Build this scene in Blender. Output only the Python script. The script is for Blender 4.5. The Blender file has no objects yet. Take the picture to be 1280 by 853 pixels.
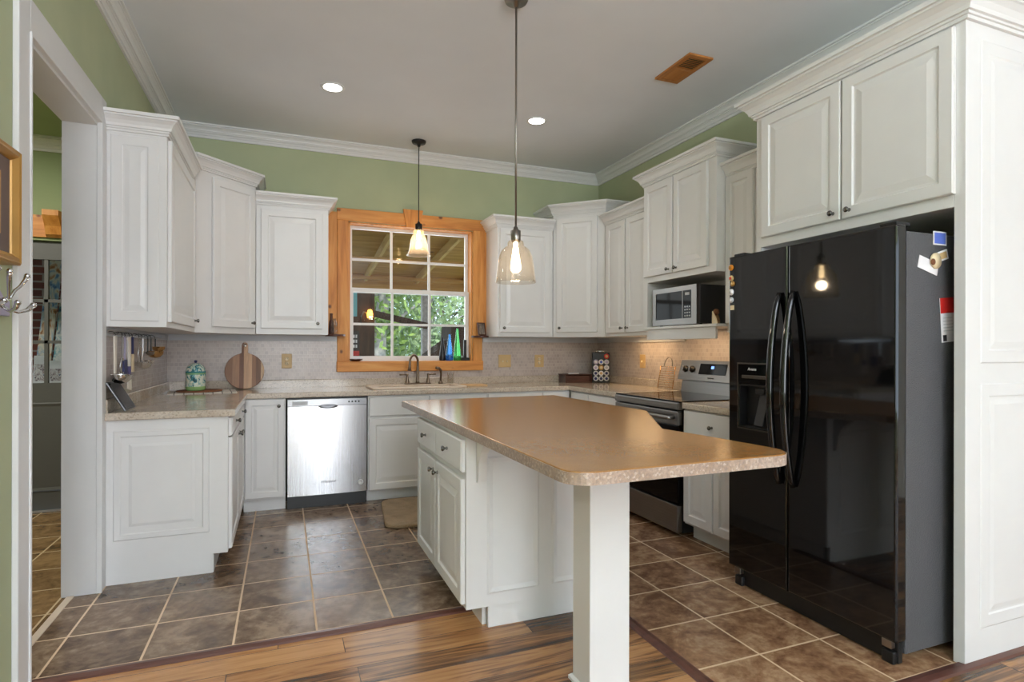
import bpy, bmesh, math, random
from mathutils import Vector, Matrix
random.seed(7)
SC = bpy.context.scene
COL = SC.collection
PI = math.pi
# ------------------------------------------------------------------ camera, world, lights, exposure
FPX, YAW, ROLL, CAM_H = 717.36, 0.3781, 0.002, 1.235
cam_d = bpy.data.cameras.new('camera'); cam = bpy.data.objects.new('camera', cam_d); COL.objects.link(cam)
cam_d.sensor_width = 36.0; cam_d.lens = FPX / 1280 * 36.0
cam_d.shift_y = (435.94 - 426.5) / 1280; cam_d.clip_start = 0.02; cam_d.clip_end = 200
_R = Vector((math.cos(YAW), -math.sin(YAW), 0)); _F = Vector((math.sin(YAW), math.cos(YAW), 0)); _U = Vector((0, 0, 1))
_r = _R * math.cos(ROLL) + _U * math.sin(ROLL); _u = _U * math.cos(ROLL) - _R * math.sin(ROLL)
cam.matrix_world = Matrix(((_r.x, _u.x, -_F.x, 0), (_r.y, _u.y, -_F.y, 0), (_r.z, _u.z, -_F.z, CAM_H), (0, 0, 0, 1)))
SC.camera = cam
SC.view_settings.view_transform = 'Standard'; SC.view_settings.look = 'None'
SC.view_settings.gamma = 1.0; SC.view_settings.use_curve_mapping = False
SC.view_settings.exposure = 0.05
world = bpy.data.worlds.new('sky'); SC.world = world; world.use_nodes = True
world.node_tree.nodes['Background'].inputs['Color'].default_value = (0.66, 0.82, 1.0, 1)
world.node_tree.nodes['Background'].inputs['Strength'].default_value = 2.7

def area(name, loc, rot, sx, sy, power, color=(1, 1, 1), spread=PI):
    l = bpy.data.lights.new(name, 'AREA'); l.shape = 'RECTANGLE'; l.size = sx; l.size_y = sy
    l.energy = power; l.color = color; l.spread = spread
    o = bpy.data.objects.new(name, l); o.location = loc; o.rotation_euler = rot; COL.objects.link(o); return o
sun_l = bpy.data.lights.new('sun', 'SUN'); sun_l.energy = 2.6; sun_l.angle = 0.02; sun_l.color = (1, 0.95, 0.86)
sun = bpy.data.objects.new('sun', sun_l); sun.rotation_euler = (math.radians(44), math.radians(18), 0); COL.objects.link(sun)
# daylight through the windows of the living area behind the camera
area('daylight_south_window', (0.05, -6.65, 1.50), (PI / 2, 0, 0), 1.25, 2.3, 90, (0.93, 0.965, 1.0))
area('daylight_south_window', (1.26, -6.65, 1.50), (PI / 2, 0, 0), 0.82, 2.3, 66, (0.93, 0.965, 1.0))
area('daylight_east_window', (4.96, -3.2, 1.50), (PI / 2, 0, PI / 2), 2.6, 2.3, 16, (0.92, 0.96, 1.0))
area('added_west_light', (-1.05, -3.6, 1.50), (PI / 2, 0, -PI / 2), 1.8, 2.0, 10, (0.93, 0.965, 1.0))  # unseen window light, added to brighten cabinet faces turned left
area('daylight_kitchen_window', (1.11, 5.60, 1.75), (-PI / 2, 0, 0), 1.1, 1.2, 10, (0.92, 0.97, 1.0))
area('added_ceiling_uplight', (0.3, -1.7, 1.85), (PI, 0, 0), 0.5, 0.5, 210, (0.85, 0.92, 1.0))  # uplight added behind the camera to brighten the ceiling; no fixture built
area('added_ceiling_uplight', (0.6, -4.6, 1.95), (PI, 0, 0), 0.5, 0.5, 150, (0.85, 0.92, 1.0))  # second added uplight, further back
area('added_hall_light', (-2.3, 4.0, 2.78), (0, 0, 0), 0.5, 0.5, 44, (1.0, 0.95, 0.86))  # unseen lamp added to brighten the dark hall

# ------------------------------------------------------------------ materials
def lin(c):
    return tuple((v / 12.92 if v <= 0.04045 else ((v + 0.055) / 1.055) ** 2.4) for v in [x / 255 for x in c]) + (1,)
class NT:
    def __init__(s, name):
        s.m = bpy.data.materials.new(name); s.m.use_nodes = True; s.t = s.m.node_tree
        s.b = s.t.nodes['Principled BSDF']; s.out = s.t.nodes['Material Output']
    def n(s, typ, ins=None, **kw):
        nd = s.t.nodes.new(typ)
        for k, v in kw.items(): setattr(nd, k, v)
        for k, v in (ins or {}).items(): s.set(nd.inputs[k], v)
        return nd
    def set(s, inp, v):
        if isinstance(v, bpy.types.NodeSocket): s.t.links.new(v, inp)
        else: inp.default_value = v
    def math(s, op, a, b=0.0, c=None):
        nd = s.n('ShaderNodeMath', operation=op); s.set(nd.inputs[0], a); s.set(nd.inputs[1], b)
        if c is not None: s.set(nd.inputs[2], c)
        return nd.outputs[0]
    def coord(s): return s.n('ShaderNodeTexCoord').outputs['Object']
    def noise(s, vec, scale, detail=4, rough=0.55, dist=0.0):
        return s.n('ShaderNodeTexNoise', {'Vector': vec, 'Scale': scale, 'Detail': detail, 'Roughness': rough, 'Distortion': dist})
    def ramp(s, fac, stops, interp='LINEAR'):
        nd = s.n('ShaderNodeValToRGB'); nd.color_ramp.interpolation = interp; s.set(nd.inputs[0], fac)
        el = nd.color_ramp.elements
        while len(el) < len(stops): el.new(0.5)
        for e, (p, c) in zip(el, stops): e.position = p; e.color = lin(c)
        return nd.outputs[0]
    def mix(s, fac, a, b, mode='MIX'):
        nd = s.n('ShaderNodeMix', data_type='RGBA', blend_type=mode); s.set(nd.inputs['Factor'], fac)
        s.set(nd.inputs[6], a); s.set(nd.inputs[7], b); return nd.outputs[2]
    def vmul(s, vec, v):
        nd = s.n('ShaderNodeVectorMath', operation='MULTIPLY'); s.set(nd.inputs[0], vec); nd.inputs[1].default_value = v; return nd.outputs[0]
    def bump(s, h, strength=0.2, dist=0.01):
        nd = s.n('ShaderNodeBump', {'Height': h, 'Strength': strength, 'Distance': dist}); s.set(s.b.inputs['Normal'], nd.outputs[0])
    def fin(s, col=None, rough=0.5, metal=0.0, **kw):
        if col is not None: s.set(s.b.inputs['Base Color'], lin(col) if isinstance(col, tuple) else col)
        s.set(s.b.inputs['Roughness'], rough); s.set(s.b.inputs['Metallic'], metal)
        for k, v in kw.items(): s.set(s.b.inputs[k.replace('_', ' ')], v)
        return s.m
def plain(name, col, rough=0.5, metal=0.0, var=0.04, scale=6, **kw):
    t = NT(name); nz = t.noise(t.coord(), scale, 3).outputs['Fac']
    a = tuple(min(255, int(c * (1 + var))) for c in col); b = tuple(int(c * (1 - var)) for c in col)
    return t.fin(t.ramp(nz, [(0.3, b), (0.7, a)]), rough, metal, **kw)
def emit(name, col, strength):
    t = NT(name); return t.fin(col, 0.5, Emission_Color=lin(col), Emission_Strength=strength)
M = {}
M['white'] = plain('white_cabinet_paint', (227, 226, 224), 0.34, var=0.008)
M['trimw'] = plain('white_trim_paint', (226, 226, 225), 0.36, var=0.008)
M['ceiling'] = plain('ceiling_paint', (228, 231, 236), 0.85, var=0.01, scale=2)
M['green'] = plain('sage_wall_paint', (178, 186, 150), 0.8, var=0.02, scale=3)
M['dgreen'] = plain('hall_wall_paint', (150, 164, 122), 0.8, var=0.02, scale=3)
M['cream'] = plain('pale_wall_paint', (222, 220, 214), 0.85, var=0.01)
M['nickel'] = plain('brushed_nickel', (150, 145, 138), 0.28, 1.0)
M['chrome'] = plain('chrome', (215, 215, 215), 0.12, 1.0)
M['bronze'] = plain('antique_nickel', (128, 112, 96), 0.30, 1.0)
M['knob'] = plain('pewter_knob', (118, 116, 112), 0.25, 1.0)
M['copper'] = plain('copper', (190, 152, 104), 0.25, 1.0)
M['black'] = plain('black_plastic', (22, 22, 23), 0.4)
M['blackglass'] = plain('black_glass', (9, 9, 10), 0.06, var=0, Specular_IOR_Level=0.15)
M['darkgap'] = plain('dark_recess', (40, 40, 41), 0.7)
M['greyboard'] = plain('grey_painted_board', (196, 198, 201), 0.5, var=0.01)
M['door_grey'] = plain('dark_grey_door_paint', (98, 98, 96), 0.5, var=0.02)
M['tan'] = plain('tan_plate', (206, 174, 122), 0.45)
M['ivory'] = plain('ivory_plastic', (228, 208, 170), 0.4)
M['paper'] = plain('white_paper', (232, 230, 232), 0.8)
M['lilac'] = plain('lilac_paint', (176, 168, 196), 0.5)
M['red'] = plain('red_print', (206, 40, 34), 0.45)
M['blue'] = plain('blue_print', (96, 120, 208), 0.4)
M['navy'] = plain('navy_print', (40, 44, 96), 0.5)
M['cream_plastic'] = plain('cream_silicone', (224, 216, 202), 0.5)
M['purple'] = plain('purple_handle', (84, 72, 120), 0.5)
M['gold'] = plain('gilt_wood', (178, 134, 66), 0.35, 0.3)
M['darkwood'] = None
def wood(name, axis, c0, c1, c2, knots=True, rough=0.5, scale=1.0):
    t = NT(name); co = t.coord(); s = [14 * scale] * 3; s[axis] = 1.3 * scale
    nz = t.noise(t.vmul(co, tuple(s)), 1.6, 6, 0.6, 0.6).outputs['Fac']
    c = t.ramp(nz, [(0.28, c0), (0.5, c1), (0.72, c2)])
    if knots:
        k = [3.2 * scale] * 3; k[axis] = 2.4 * scale
        v = t.n('ShaderNodeTexVoronoi', {'Vector': t.vmul(co, tuple(k)), 'Scale': 2.2})
        f = t.ramp(v.outputs['Distance'], [(0.07, (255, 255, 255)), (0.13, (0, 0, 0))])
        c = t.mix(f, c, lin((104, 58, 24)))
    t.bump(nz, 0.08, 0.004)
    return t.fin(c, rough)
M['pine_x'] = wood('knotty_pine_rail', 0, (182, 110, 42), (210, 140, 64), (224, 162, 86))
M['pine_z'] = wood('knotty_pine_stile', 2, (182, 110, 42), (210, 140, 64), (224, 162, 86))
M['pine_y'] = wood('pine_vent', 1, (150, 96, 44), (176, 116, 56), (190, 130, 66), False)
M['porch_x'] = wood('porch_boards', 0, (158, 110, 52), (186, 136, 70), (206, 160, 94), True, 0.7, 0.6)
M['porch_y'] = wood('porch_joists', 1, (190, 150, 96), (214, 174, 116), (228, 194, 140), False, 0.7, 0.6)
M['porch_dark'] = wood('porch_dark_board', 2, (58, 40, 30), (80, 56, 42), (98, 72, 54), False, 0.7)
M['walnut'] = wood('dark_walnut', 0, (56, 30, 22), (78, 44, 32), (98, 58, 42), False, 0.4)
M['strip'] = wood('mahogany_strip', 0, (70, 40, 32), (92, 56, 46), (108, 70, 56), False, 0.35)
M['cork'] = plain('cork', (122, 78, 50), 0.9, var=0.15, scale=120)
M['bark'] = wood('bark', 2, (90, 76, 62), (124, 108, 92), (150, 136, 120), False, 0.9)
M['birch'] = plain('pale_bark', (172, 164, 158), 0.85, var=0.12, scale=14)

def tile_mat(name, p, ox, oy, cols, grout, gw=0.0046):
    t = NT(name); co = t.coord(); sp = t.n('ShaderNodeSeparateXYZ', {0: co})
    u = t.math('DIVIDE', t.math('SUBTRACT', sp.outputs[0], ox), p); v = t.math('DIVIDE', t.math('SUBTRACT', sp.outputs[1], oy), p)
    def edge(w):
        fr = t.math('FRACT', w); return t.math('MINIMUM', fr, t.math('SUBTRACT', 1.0, fr))
    d = t.math('MINIMUM', edge(u), edge(v)); g = t.math('LESS_THAN', d, gw / p)
    cid = t.n('ShaderNodeCombineXYZ', {0: t.math('FLOOR', u), 1: t.math('FLOOR', v), 2: 0.3})
    wn = t.n('ShaderNodeTexWhiteNoise', {'Vector': cid.outputs[0]}, noise_dimensions='3D')
    off = t.n('ShaderNodeVectorMath', {0: co, 1: t.vmul(wn.outputs['Color'], (9, 9, 9))}, operation='ADD').outputs[0]
    n1 = t.noise(off, 5.5, 8, 0.62, 1.2).outputs['Fac']; n2 = t.noise(off, 26, 4, 0.6).outputs['Fac']
    f = t.math('ADD', t.math('MULTIPLY', n1, 0.62), t.math('MULTIPLY', n2, 0.38))
    f = t.math('ADD', f, t.math('MULTIPLY', t.math('SUBTRACT', wn.outputs['Value'], 0.5), 0.10))
    c = t.ramp(f, [(0.38, cols[0]), (0.5, cols[1]), (0.62, cols[2])])
    c = t.mix(g, c, lin(grout))
    t.bump(t.math('ADD', t.math('MULTIPLY', g, -1.0), t.math('MULTIPLY', n1, 0.35)), 0.25, 0.004)
    return t.fin(c, t.math('ADD', 0.24, t.math('MULTIPLY', g, 0.5)))
TC = ((86, 66, 50), (120, 98, 78), (154, 132, 110))
M['tileA'] = tile_mat('brown_slate_tile', 0.3308, 0.136, 2.642, TC, (206, 178, 146))
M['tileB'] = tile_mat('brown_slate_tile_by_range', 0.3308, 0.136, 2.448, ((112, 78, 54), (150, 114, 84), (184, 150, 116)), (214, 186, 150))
M['tileC'] = tile_mat('hall_tile', 0.3308, -1.02, 2.60, ((96, 72, 42), (132, 102, 66), (160, 128, 88)), (200, 176, 140))

def plank_mat(name):
    t = NT(name); co = t.coord(); sp = t.n('ShaderNodeSeparateXYZ', {0: co}); w = 0.127; L = 1.21
    row = t.math('FLOOR', t.math('DIVIDE', sp.outputs[1], w))
    rn = t.n('ShaderNodeTexWhiteNoise', {'W': row}, noise_dimensions='1D').outputs['Value']
    xs = t.math('ADD', t.math('DIVIDE', sp.outputs[0], L), t.math('MULTIPLY', rn, 7.0))
    pid = t.n('ShaderNodeCombineXYZ', {0: row, 1: t.math('FLOOR', xs), 2: 0.0}).outputs[0]
    wn = t.n('ShaderNodeTexWhiteNoise', {'Vector': pid}, noise_dimensions='3D')
    off = t.n('ShaderNodeVectorMath', {0: t.vmul(co, (1.0, 11.0, 1.0)), 1: t.vmul(wn.outputs['Color'], (20, 20, 20))}, operation='ADD').outputs[0]
    n1 = t.noise(off, 1.5, 6, 0.6, 1.4).outputs['Fac']; n2 = t.noise(t.vmul(off, (1, 4, 1)), 3.0, 4, 0.6).outputs['Fac']
    f = t.math('ADD', t.math('MULTIPLY', n1, 0.8), t.math('MULTIPLY', n2, 0.2))
    f = t.math('ADD', f, t.math('MULTIPLY', t.math('SUBTRACT', wn.outputs['Value'], 0.5), 0.22))
    c = t.ramp(f, [(0.32, (62, 42, 28)), (0.43, (116, 80, 50)), (0.52, (166, 118, 74)), (0.70, (192, 144, 94))])
    def edge(v, k):
        fr = t.math('FRACT', v); return t.math('LESS_THAN', t.math('MINIMUM', fr, t.math('SUBTRACT', 1.0, fr)), k)
    g = t.math('MAXIMUM', edge(t.math('DIVIDE', sp.outputs[1], w), 0.010), edge(xs, 0.0012))
    c = t.mix(g, c, lin((70, 42, 24)))
    t.bump(t.math('MULTIPLY', g, -1.0), 0.3, 0.002)
    return t.fin(c, 0.22)
M['plank'] = plank_mat('tigerwood_laminate')

def speckle(name, base, cols, rough, scale=1.0, coat=0.0):
    t = NT(name); co = t.coord()
    n1 = t.noise(co, 9 * scale, 5, 0.6).outputs['Fac']; n2 = t.noise(co, 95 * scale, 3, 0.7).outputs['Fac']
    v = t.n('ShaderNodeTexVoronoi', {'Vector': co, 'Scale': 130 * scale}).outputs['Color']
    c = t.ramp(n1, [(0.3, cols[0]), (0.55, base), (0.75, cols[1])])
    c = t.mix(t.ramp(n2, [(0.42, (0, 0, 0)), (0.62, (200, 200, 200))]), c, lin(cols[2]))
    sv = t.n('ShaderNodeSeparateColor', {0: v}).outputs[0]
    c = t.mix(t.ramp(sv, [(0.80, (0, 0, 0)), (0.88, (180, 180, 180))]), c, lin(cols[3]))
    return t.fin(c, rough, Coat_Weight=coat, Coat_Roughness=0.1)
M['granite'] = speckle('granite_laminate', (206, 192, 174), ((188, 172, 154), (220, 210, 196), (176, 164, 150), (140, 124, 108)), 0.12)
M['lip'] = M['granite']
M['island_top'] = speckle('brown_laminate', (162, 114, 60), ((158, 110, 57), (166, 119, 64), (148, 103, 55), (172, 126, 72)), 0.2, 2.2)
M['island_edge_lit'] = speckle('brown_laminate_lit_edge', (176, 152, 132), ((156, 130, 108), (192, 172, 156), (124, 110, 106), (214, 198, 182)), 0.35, 1.2)  # same laminate made lighter: frontal light on the edge put into the colour

def mosaic():
    t = NT('backsplash_mosaic'); co = t.coord(); sp = t.n('ShaderNodeSeparateXYZ', {0: co})
    uv = t.n('ShaderNodeCombineXYZ', {0: t.math('ADD', sp.outputs[0], sp.outputs[1]), 1: sp.outputs[2], 2: 0.0}).outputs[0]
    b = t.n('ShaderNodeTexBrick', {'Vector': uv, 'Color1': lin((198, 186, 178)), 'Color2': lin((176, 164, 158)), 'Mortar': lin((204, 194, 186)),
            'Scale': 1.0, 'Mortar Size': 0.0022, 'Mortar Smooth': 0.2, 'Bias': 0.0, 'Brick Width': 0.031, 'Row Height': 0.031}, offset=0.5)
    nz = t.noise(co, 5, 3).outputs['Fac']
    c = t.mix(0.25, b.outputs['Color'], t.ramp(nz, [(0.35, (176, 158, 148)), (0.65, (210, 198, 190))]))
    t.bump(t.math('MULTIPLY', b.outputs['Fac'], -1.0), 0.35, 0.003)
    return t.fin(c, 0.25)
M['mosaic'] = mosaic()
def steel(name, col, rough, axis):
    t = NT(name); s = [1.0, 1.0, 1.0]
    for i in range(3): s[i] = 400.0
    s[axis] = 2.0
    nz = t.noise(t.vmul(t.coord(), tuple(s)), 1.0, 2).outputs['Fac']
    return t.fin(t.ramp(nz, [(0.3, tuple(int(c * 0.93) for c in col)), (0.7, col)]), t.math('ADD', rough, t.math('MULTIPLY', nz, 0.08)), 1.0)
M['steel'] = steel('brushed_steel', (168, 168, 170), 0.27, 0)
M['steel_v'] = steel('brushed_steel_vertical', (208, 208, 210), 0.22, 2)
M['steel_d'] = steel('dark_brushed_steel', (112, 112, 114), 0.28, 0)
M['steel_m'] = steel('warm_brushed_steel', (142, 140, 137), 0.27, 0)
def fridge_front():
    t = NT('gloss_black_enamel'); nz = t.noise(t.coord(), 3.0, 1).outputs['Fac']; t.bump(nz, 0.02, 0.02)
    return t.fin((11, 11, 12), 0.05, Specular_IOR_Level=0.6)
M['fridge'] = fridge_front()
def fridge_side():
    t = NT('pebbled_black_enamel'); nz = t.noise(t.coord(), 210, 2, 0.6).outputs['Fac']; t.bump(nz, 0.8, 0.006)
    return t.fin((84, 84, 86), 0.42)
M['fridge_side'] = fridge_side()
def thin_glass(name, tint, glossy=0.10, transl=0.0, rough=0.02):
    t = NT(name); t.t.nodes.remove(t.b)
    tr = t.n('ShaderNodeBsdfTransparent', {'Color': lin(tint)}); gl = t.n('ShaderNodeBsdfGlossy', {'Roughness': rough})
    fr = t.n('ShaderNodeLayerWeight', {'Blend': 0.5})
    f = t.math('MULTIPLY_ADD', t.math('POWER', fr.outputs['Facing'], 2.5), glossy * 2.2, glossy * 0.15)
    mx = t.n('ShaderNodeMixShader', {0: f, 1: tr.outputs[0], 2: gl.outputs[0]}).outputs[0]
    if transl:
        tl = t.n('ShaderNodeBsdfTranslucent', {'Color': lin((255, 236, 214))})
        mx = t.n('ShaderNodeMixShader', {0: transl, 1: mx, 2: tl.outputs[0]}).outputs[0]
    t.t.links.new(mx, t.out.inputs[0]); return t.m
M['pane'] = thin_glass('window_glass', (250, 252, 252), 0.08)
M['shade'] = thin_glass('clear_pendant_glass', (252, 249, 244), 0.22, 0.01)
M['shade2'] = thin_glass('seeded_pendant_glass', (246, 238, 228), 0.3, 0.12, 0.1)
M['clear'] = thin_glass('clear_glass', (246, 246, 244), 0.4)
M['blueglass'] = plain('cobalt_glass', (70, 140, 214), 0.06, var=0.1, Transmission_Weight=0.75)
M['greenglass'] = plain('green_glass', (92, 196, 110), 0.06, var=0.1, Transmission_Weight=0.75)
M['bulb'] = emit('glowing_bulb', (255, 226, 176), 18)
M['can'] = emit('glowing_downlight', (255, 250, 240), 16)
M['glow'] = emit('lantern_glow', (255, 176, 70), 5)
M['clock'] = emit('blue_clock_digits', (110, 150, 255), 3)
def leafmat(name, c0, c1):
    t = NT(name); nz = t.noise(t.coord(), 2.2, 3).outputs['Fac']; wn = t.noise(t.coord(), 30, 2).outputs['Fac']
    f = t.math('ADD', t.math('MULTIPLY', nz, 0.6), t.math('MULTIPLY', wn, 0.4))
    return t.fin(t.ramp(f, [(0.35, c0), (0.65, c1)]), 0.6, Transmission_Weight=0.0)
M['leaf'] = leafmat('spring_leaves', (84, 114, 44), (152, 172, 88))
M['leaf2'] = leafmat('pale_leaves', (112, 134, 88), (164, 180, 132))
M['grass'] = leafmat('lawn_grass', (84, 110, 50), (130, 150, 82))
def rugm():
    t = NT('tan_plush'); nz = t.noise(t.coord(), 160, 3, 0.7).outputs['Fac']; n2 = t.noise(t.coord(), 12, 3).outputs['Fac']
    t.bump(nz, 1.0, 0.02)
    return t.fin(t.ramp(t.math('ADD', t.math('MULTIPLY', nz, 0.5), t.math('MULTIPLY', n2, 0.5)), [(0.35, (160, 126, 82)), (0.65, (208, 176, 128))]), 0.95, Sheen_Weight=0.3)
M['rug'] = rugm()
def jarm():
    t = NT('painted_ceramic'); co = t.coord(); sp = t.n('ShaderNodeSeparateXYZ', {0: co})
    nz = t.noise(t.vmul(co, (1, 1, 0.6)), 34, 2, 0.5, 1.5).outputs['Fac']
    pat = t.ramp(nz, [(0.34, (40, 84, 92)), (0.41, (80, 164, 172)), (0.46, (190, 210, 192)), (0.60, (228, 230, 212))])
    z = t.math('DIVIDE', sp.outputs[2], 0.2)
    band = t.ramp(z, [(0.0, (150, 190, 120)), (0.12, (150, 190, 120)), (0.15, (255, 255, 255)), (0.58, (255, 255, 255)), (0.60, (128, 176, 130)), (0.67, (60, 140, 148)), (0.72, (255, 255, 255)), (1.0, (255, 255, 255))], 'CONSTANT')
    msk = t.ramp(z, [(0.0, (255, 255, 255)), (0.15, (0, 0, 0)), (0.60, (255, 255, 255)), (0.72, (0, 0, 0))], 'CONSTANT')
    return t.fin(t.mix(msk, pat, band), 0.15)
M['jar'] = jarm()
def board_mat():
    t = NT('acacia_strips'); co = t.coord(); sp = t.n('ShaderNodeSeparateXYZ', {0: co})
    u = t.math('MULTIPLY_ADD', sp.outputs[0], 3.3, 0.5)
    c = t.ramp(u, [(0.0, (150, 108, 78)), (0.20, (176, 132, 98)), (0.37, (128, 86, 60)), (0.48, (212, 172, 134)), (0.68, (160, 116, 84)), (0.78, (134, 94, 66)), (0.90, (222, 188, 150))], 'CONSTANT')
    nz = t.noise(t.vmul(co, (30, 10, 2)), 1.5, 5, 0.6, 1).outputs['Fac']
    return t.fin(t.mix(0.45, c, t.ramp(nz, [(0.3, (120, 100, 84)), (0.7, (240, 232, 226))]), 'MULTIPLY'), 0.45)
M['board'] = board_mat()
def paint_mat(name, cols, scale=7):
    t = NT(name); nz = t.noise(t.vmul(t.coord(), (1.6, 1, 0.7)), scale, 3, 0.5, 2.0).outputs['Fac']
    k = len(cols); return t.fin(t.ramp(nz, [(0.28 + 0.44 * i / (k - 1), c) for i, c in enumerate(cols)]), 0.5)
M['art1'] = paint_mat('painted_board_blues', [(60, 80, 120), (120, 150, 180), (210, 200, 180), (170, 110, 60), (90, 60, 50)])
M['art2'] = paint_mat('painted_board_teal', [(40, 90, 120), (90, 160, 180), (220, 220, 214), (150, 170, 190), (120, 70, 50)])
M['photo'] = paint_mat('small_snapshots', [(40, 50, 80), (150, 130, 130), (220, 216, 214), (90, 90, 120)], 40)
M['picture'] = paint_mat('dim_print', [(70, 62, 56), (120, 108, 96), (160, 146, 128)], 14)
M['matboard'] = plain('brown_mat_board', (112, 96, 88), 0.8)
def brickm():
    t = NT('red_brick'); co = t.coord(); sp = t.n('ShaderNodeSeparateXYZ', {0: co})
    uv = t.n('ShaderNodeCombineXYZ', {0: t.math('ADD', sp.outputs[0], sp.outputs[1]), 1: sp.outputs[2], 2: 0.0}).outputs[0]
    b = t.n('ShaderNodeTexBrick', {'Vector': uv, 'Color1': lin((126, 64, 48)), 'Color2': lin((96, 50, 40)), 'Mortar': lin((150, 132, 120)), 'Scale': 1.0,
            'Mortar Size': 0.008, 'Brick Width': 0.2, 'Row Height': 0.067})
    return t.fin(b.outputs['Color'], 0.85)
M['brick'] = brickm()
def towelm():
    t = NT('checked_cloth'); sp = t.n('ShaderNodeSeparateXYZ', {0: t.coord()})
    def ln(a): return t.math('LESS_THAN', t.math('FRACT', t.math('MULTIPLY', a, 16.0)), 0.12)
    return t.fin(t.mix(t.math('MAXIMUM', ln(sp.outputs[0]), ln(sp.outputs[1])), lin((226, 218, 208)), lin((120, 108, 104))), 0.9)
M['towel'] = towelm()
M['sink'] = plain('beige_composite', (214, 196, 176), 0.3, var=0.03, scale=60)
M['cyan'] = plain('cyan_board', (120, 190, 205), 0.7)
M['signw'] = plain('sign_board', (70, 62, 60), 0.7)
M['orange_print'] = plain('orange_print', (226, 140, 30), 0.5)
M['marble'] = plain('marble_threshold', (214, 196, 176), 0.3)
M['orange'] = plain('orange_wood', (206, 168, 120), 0.5)
M['soil'] = plain('porch_floor_boards', (190, 168, 138), 0.8)

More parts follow.
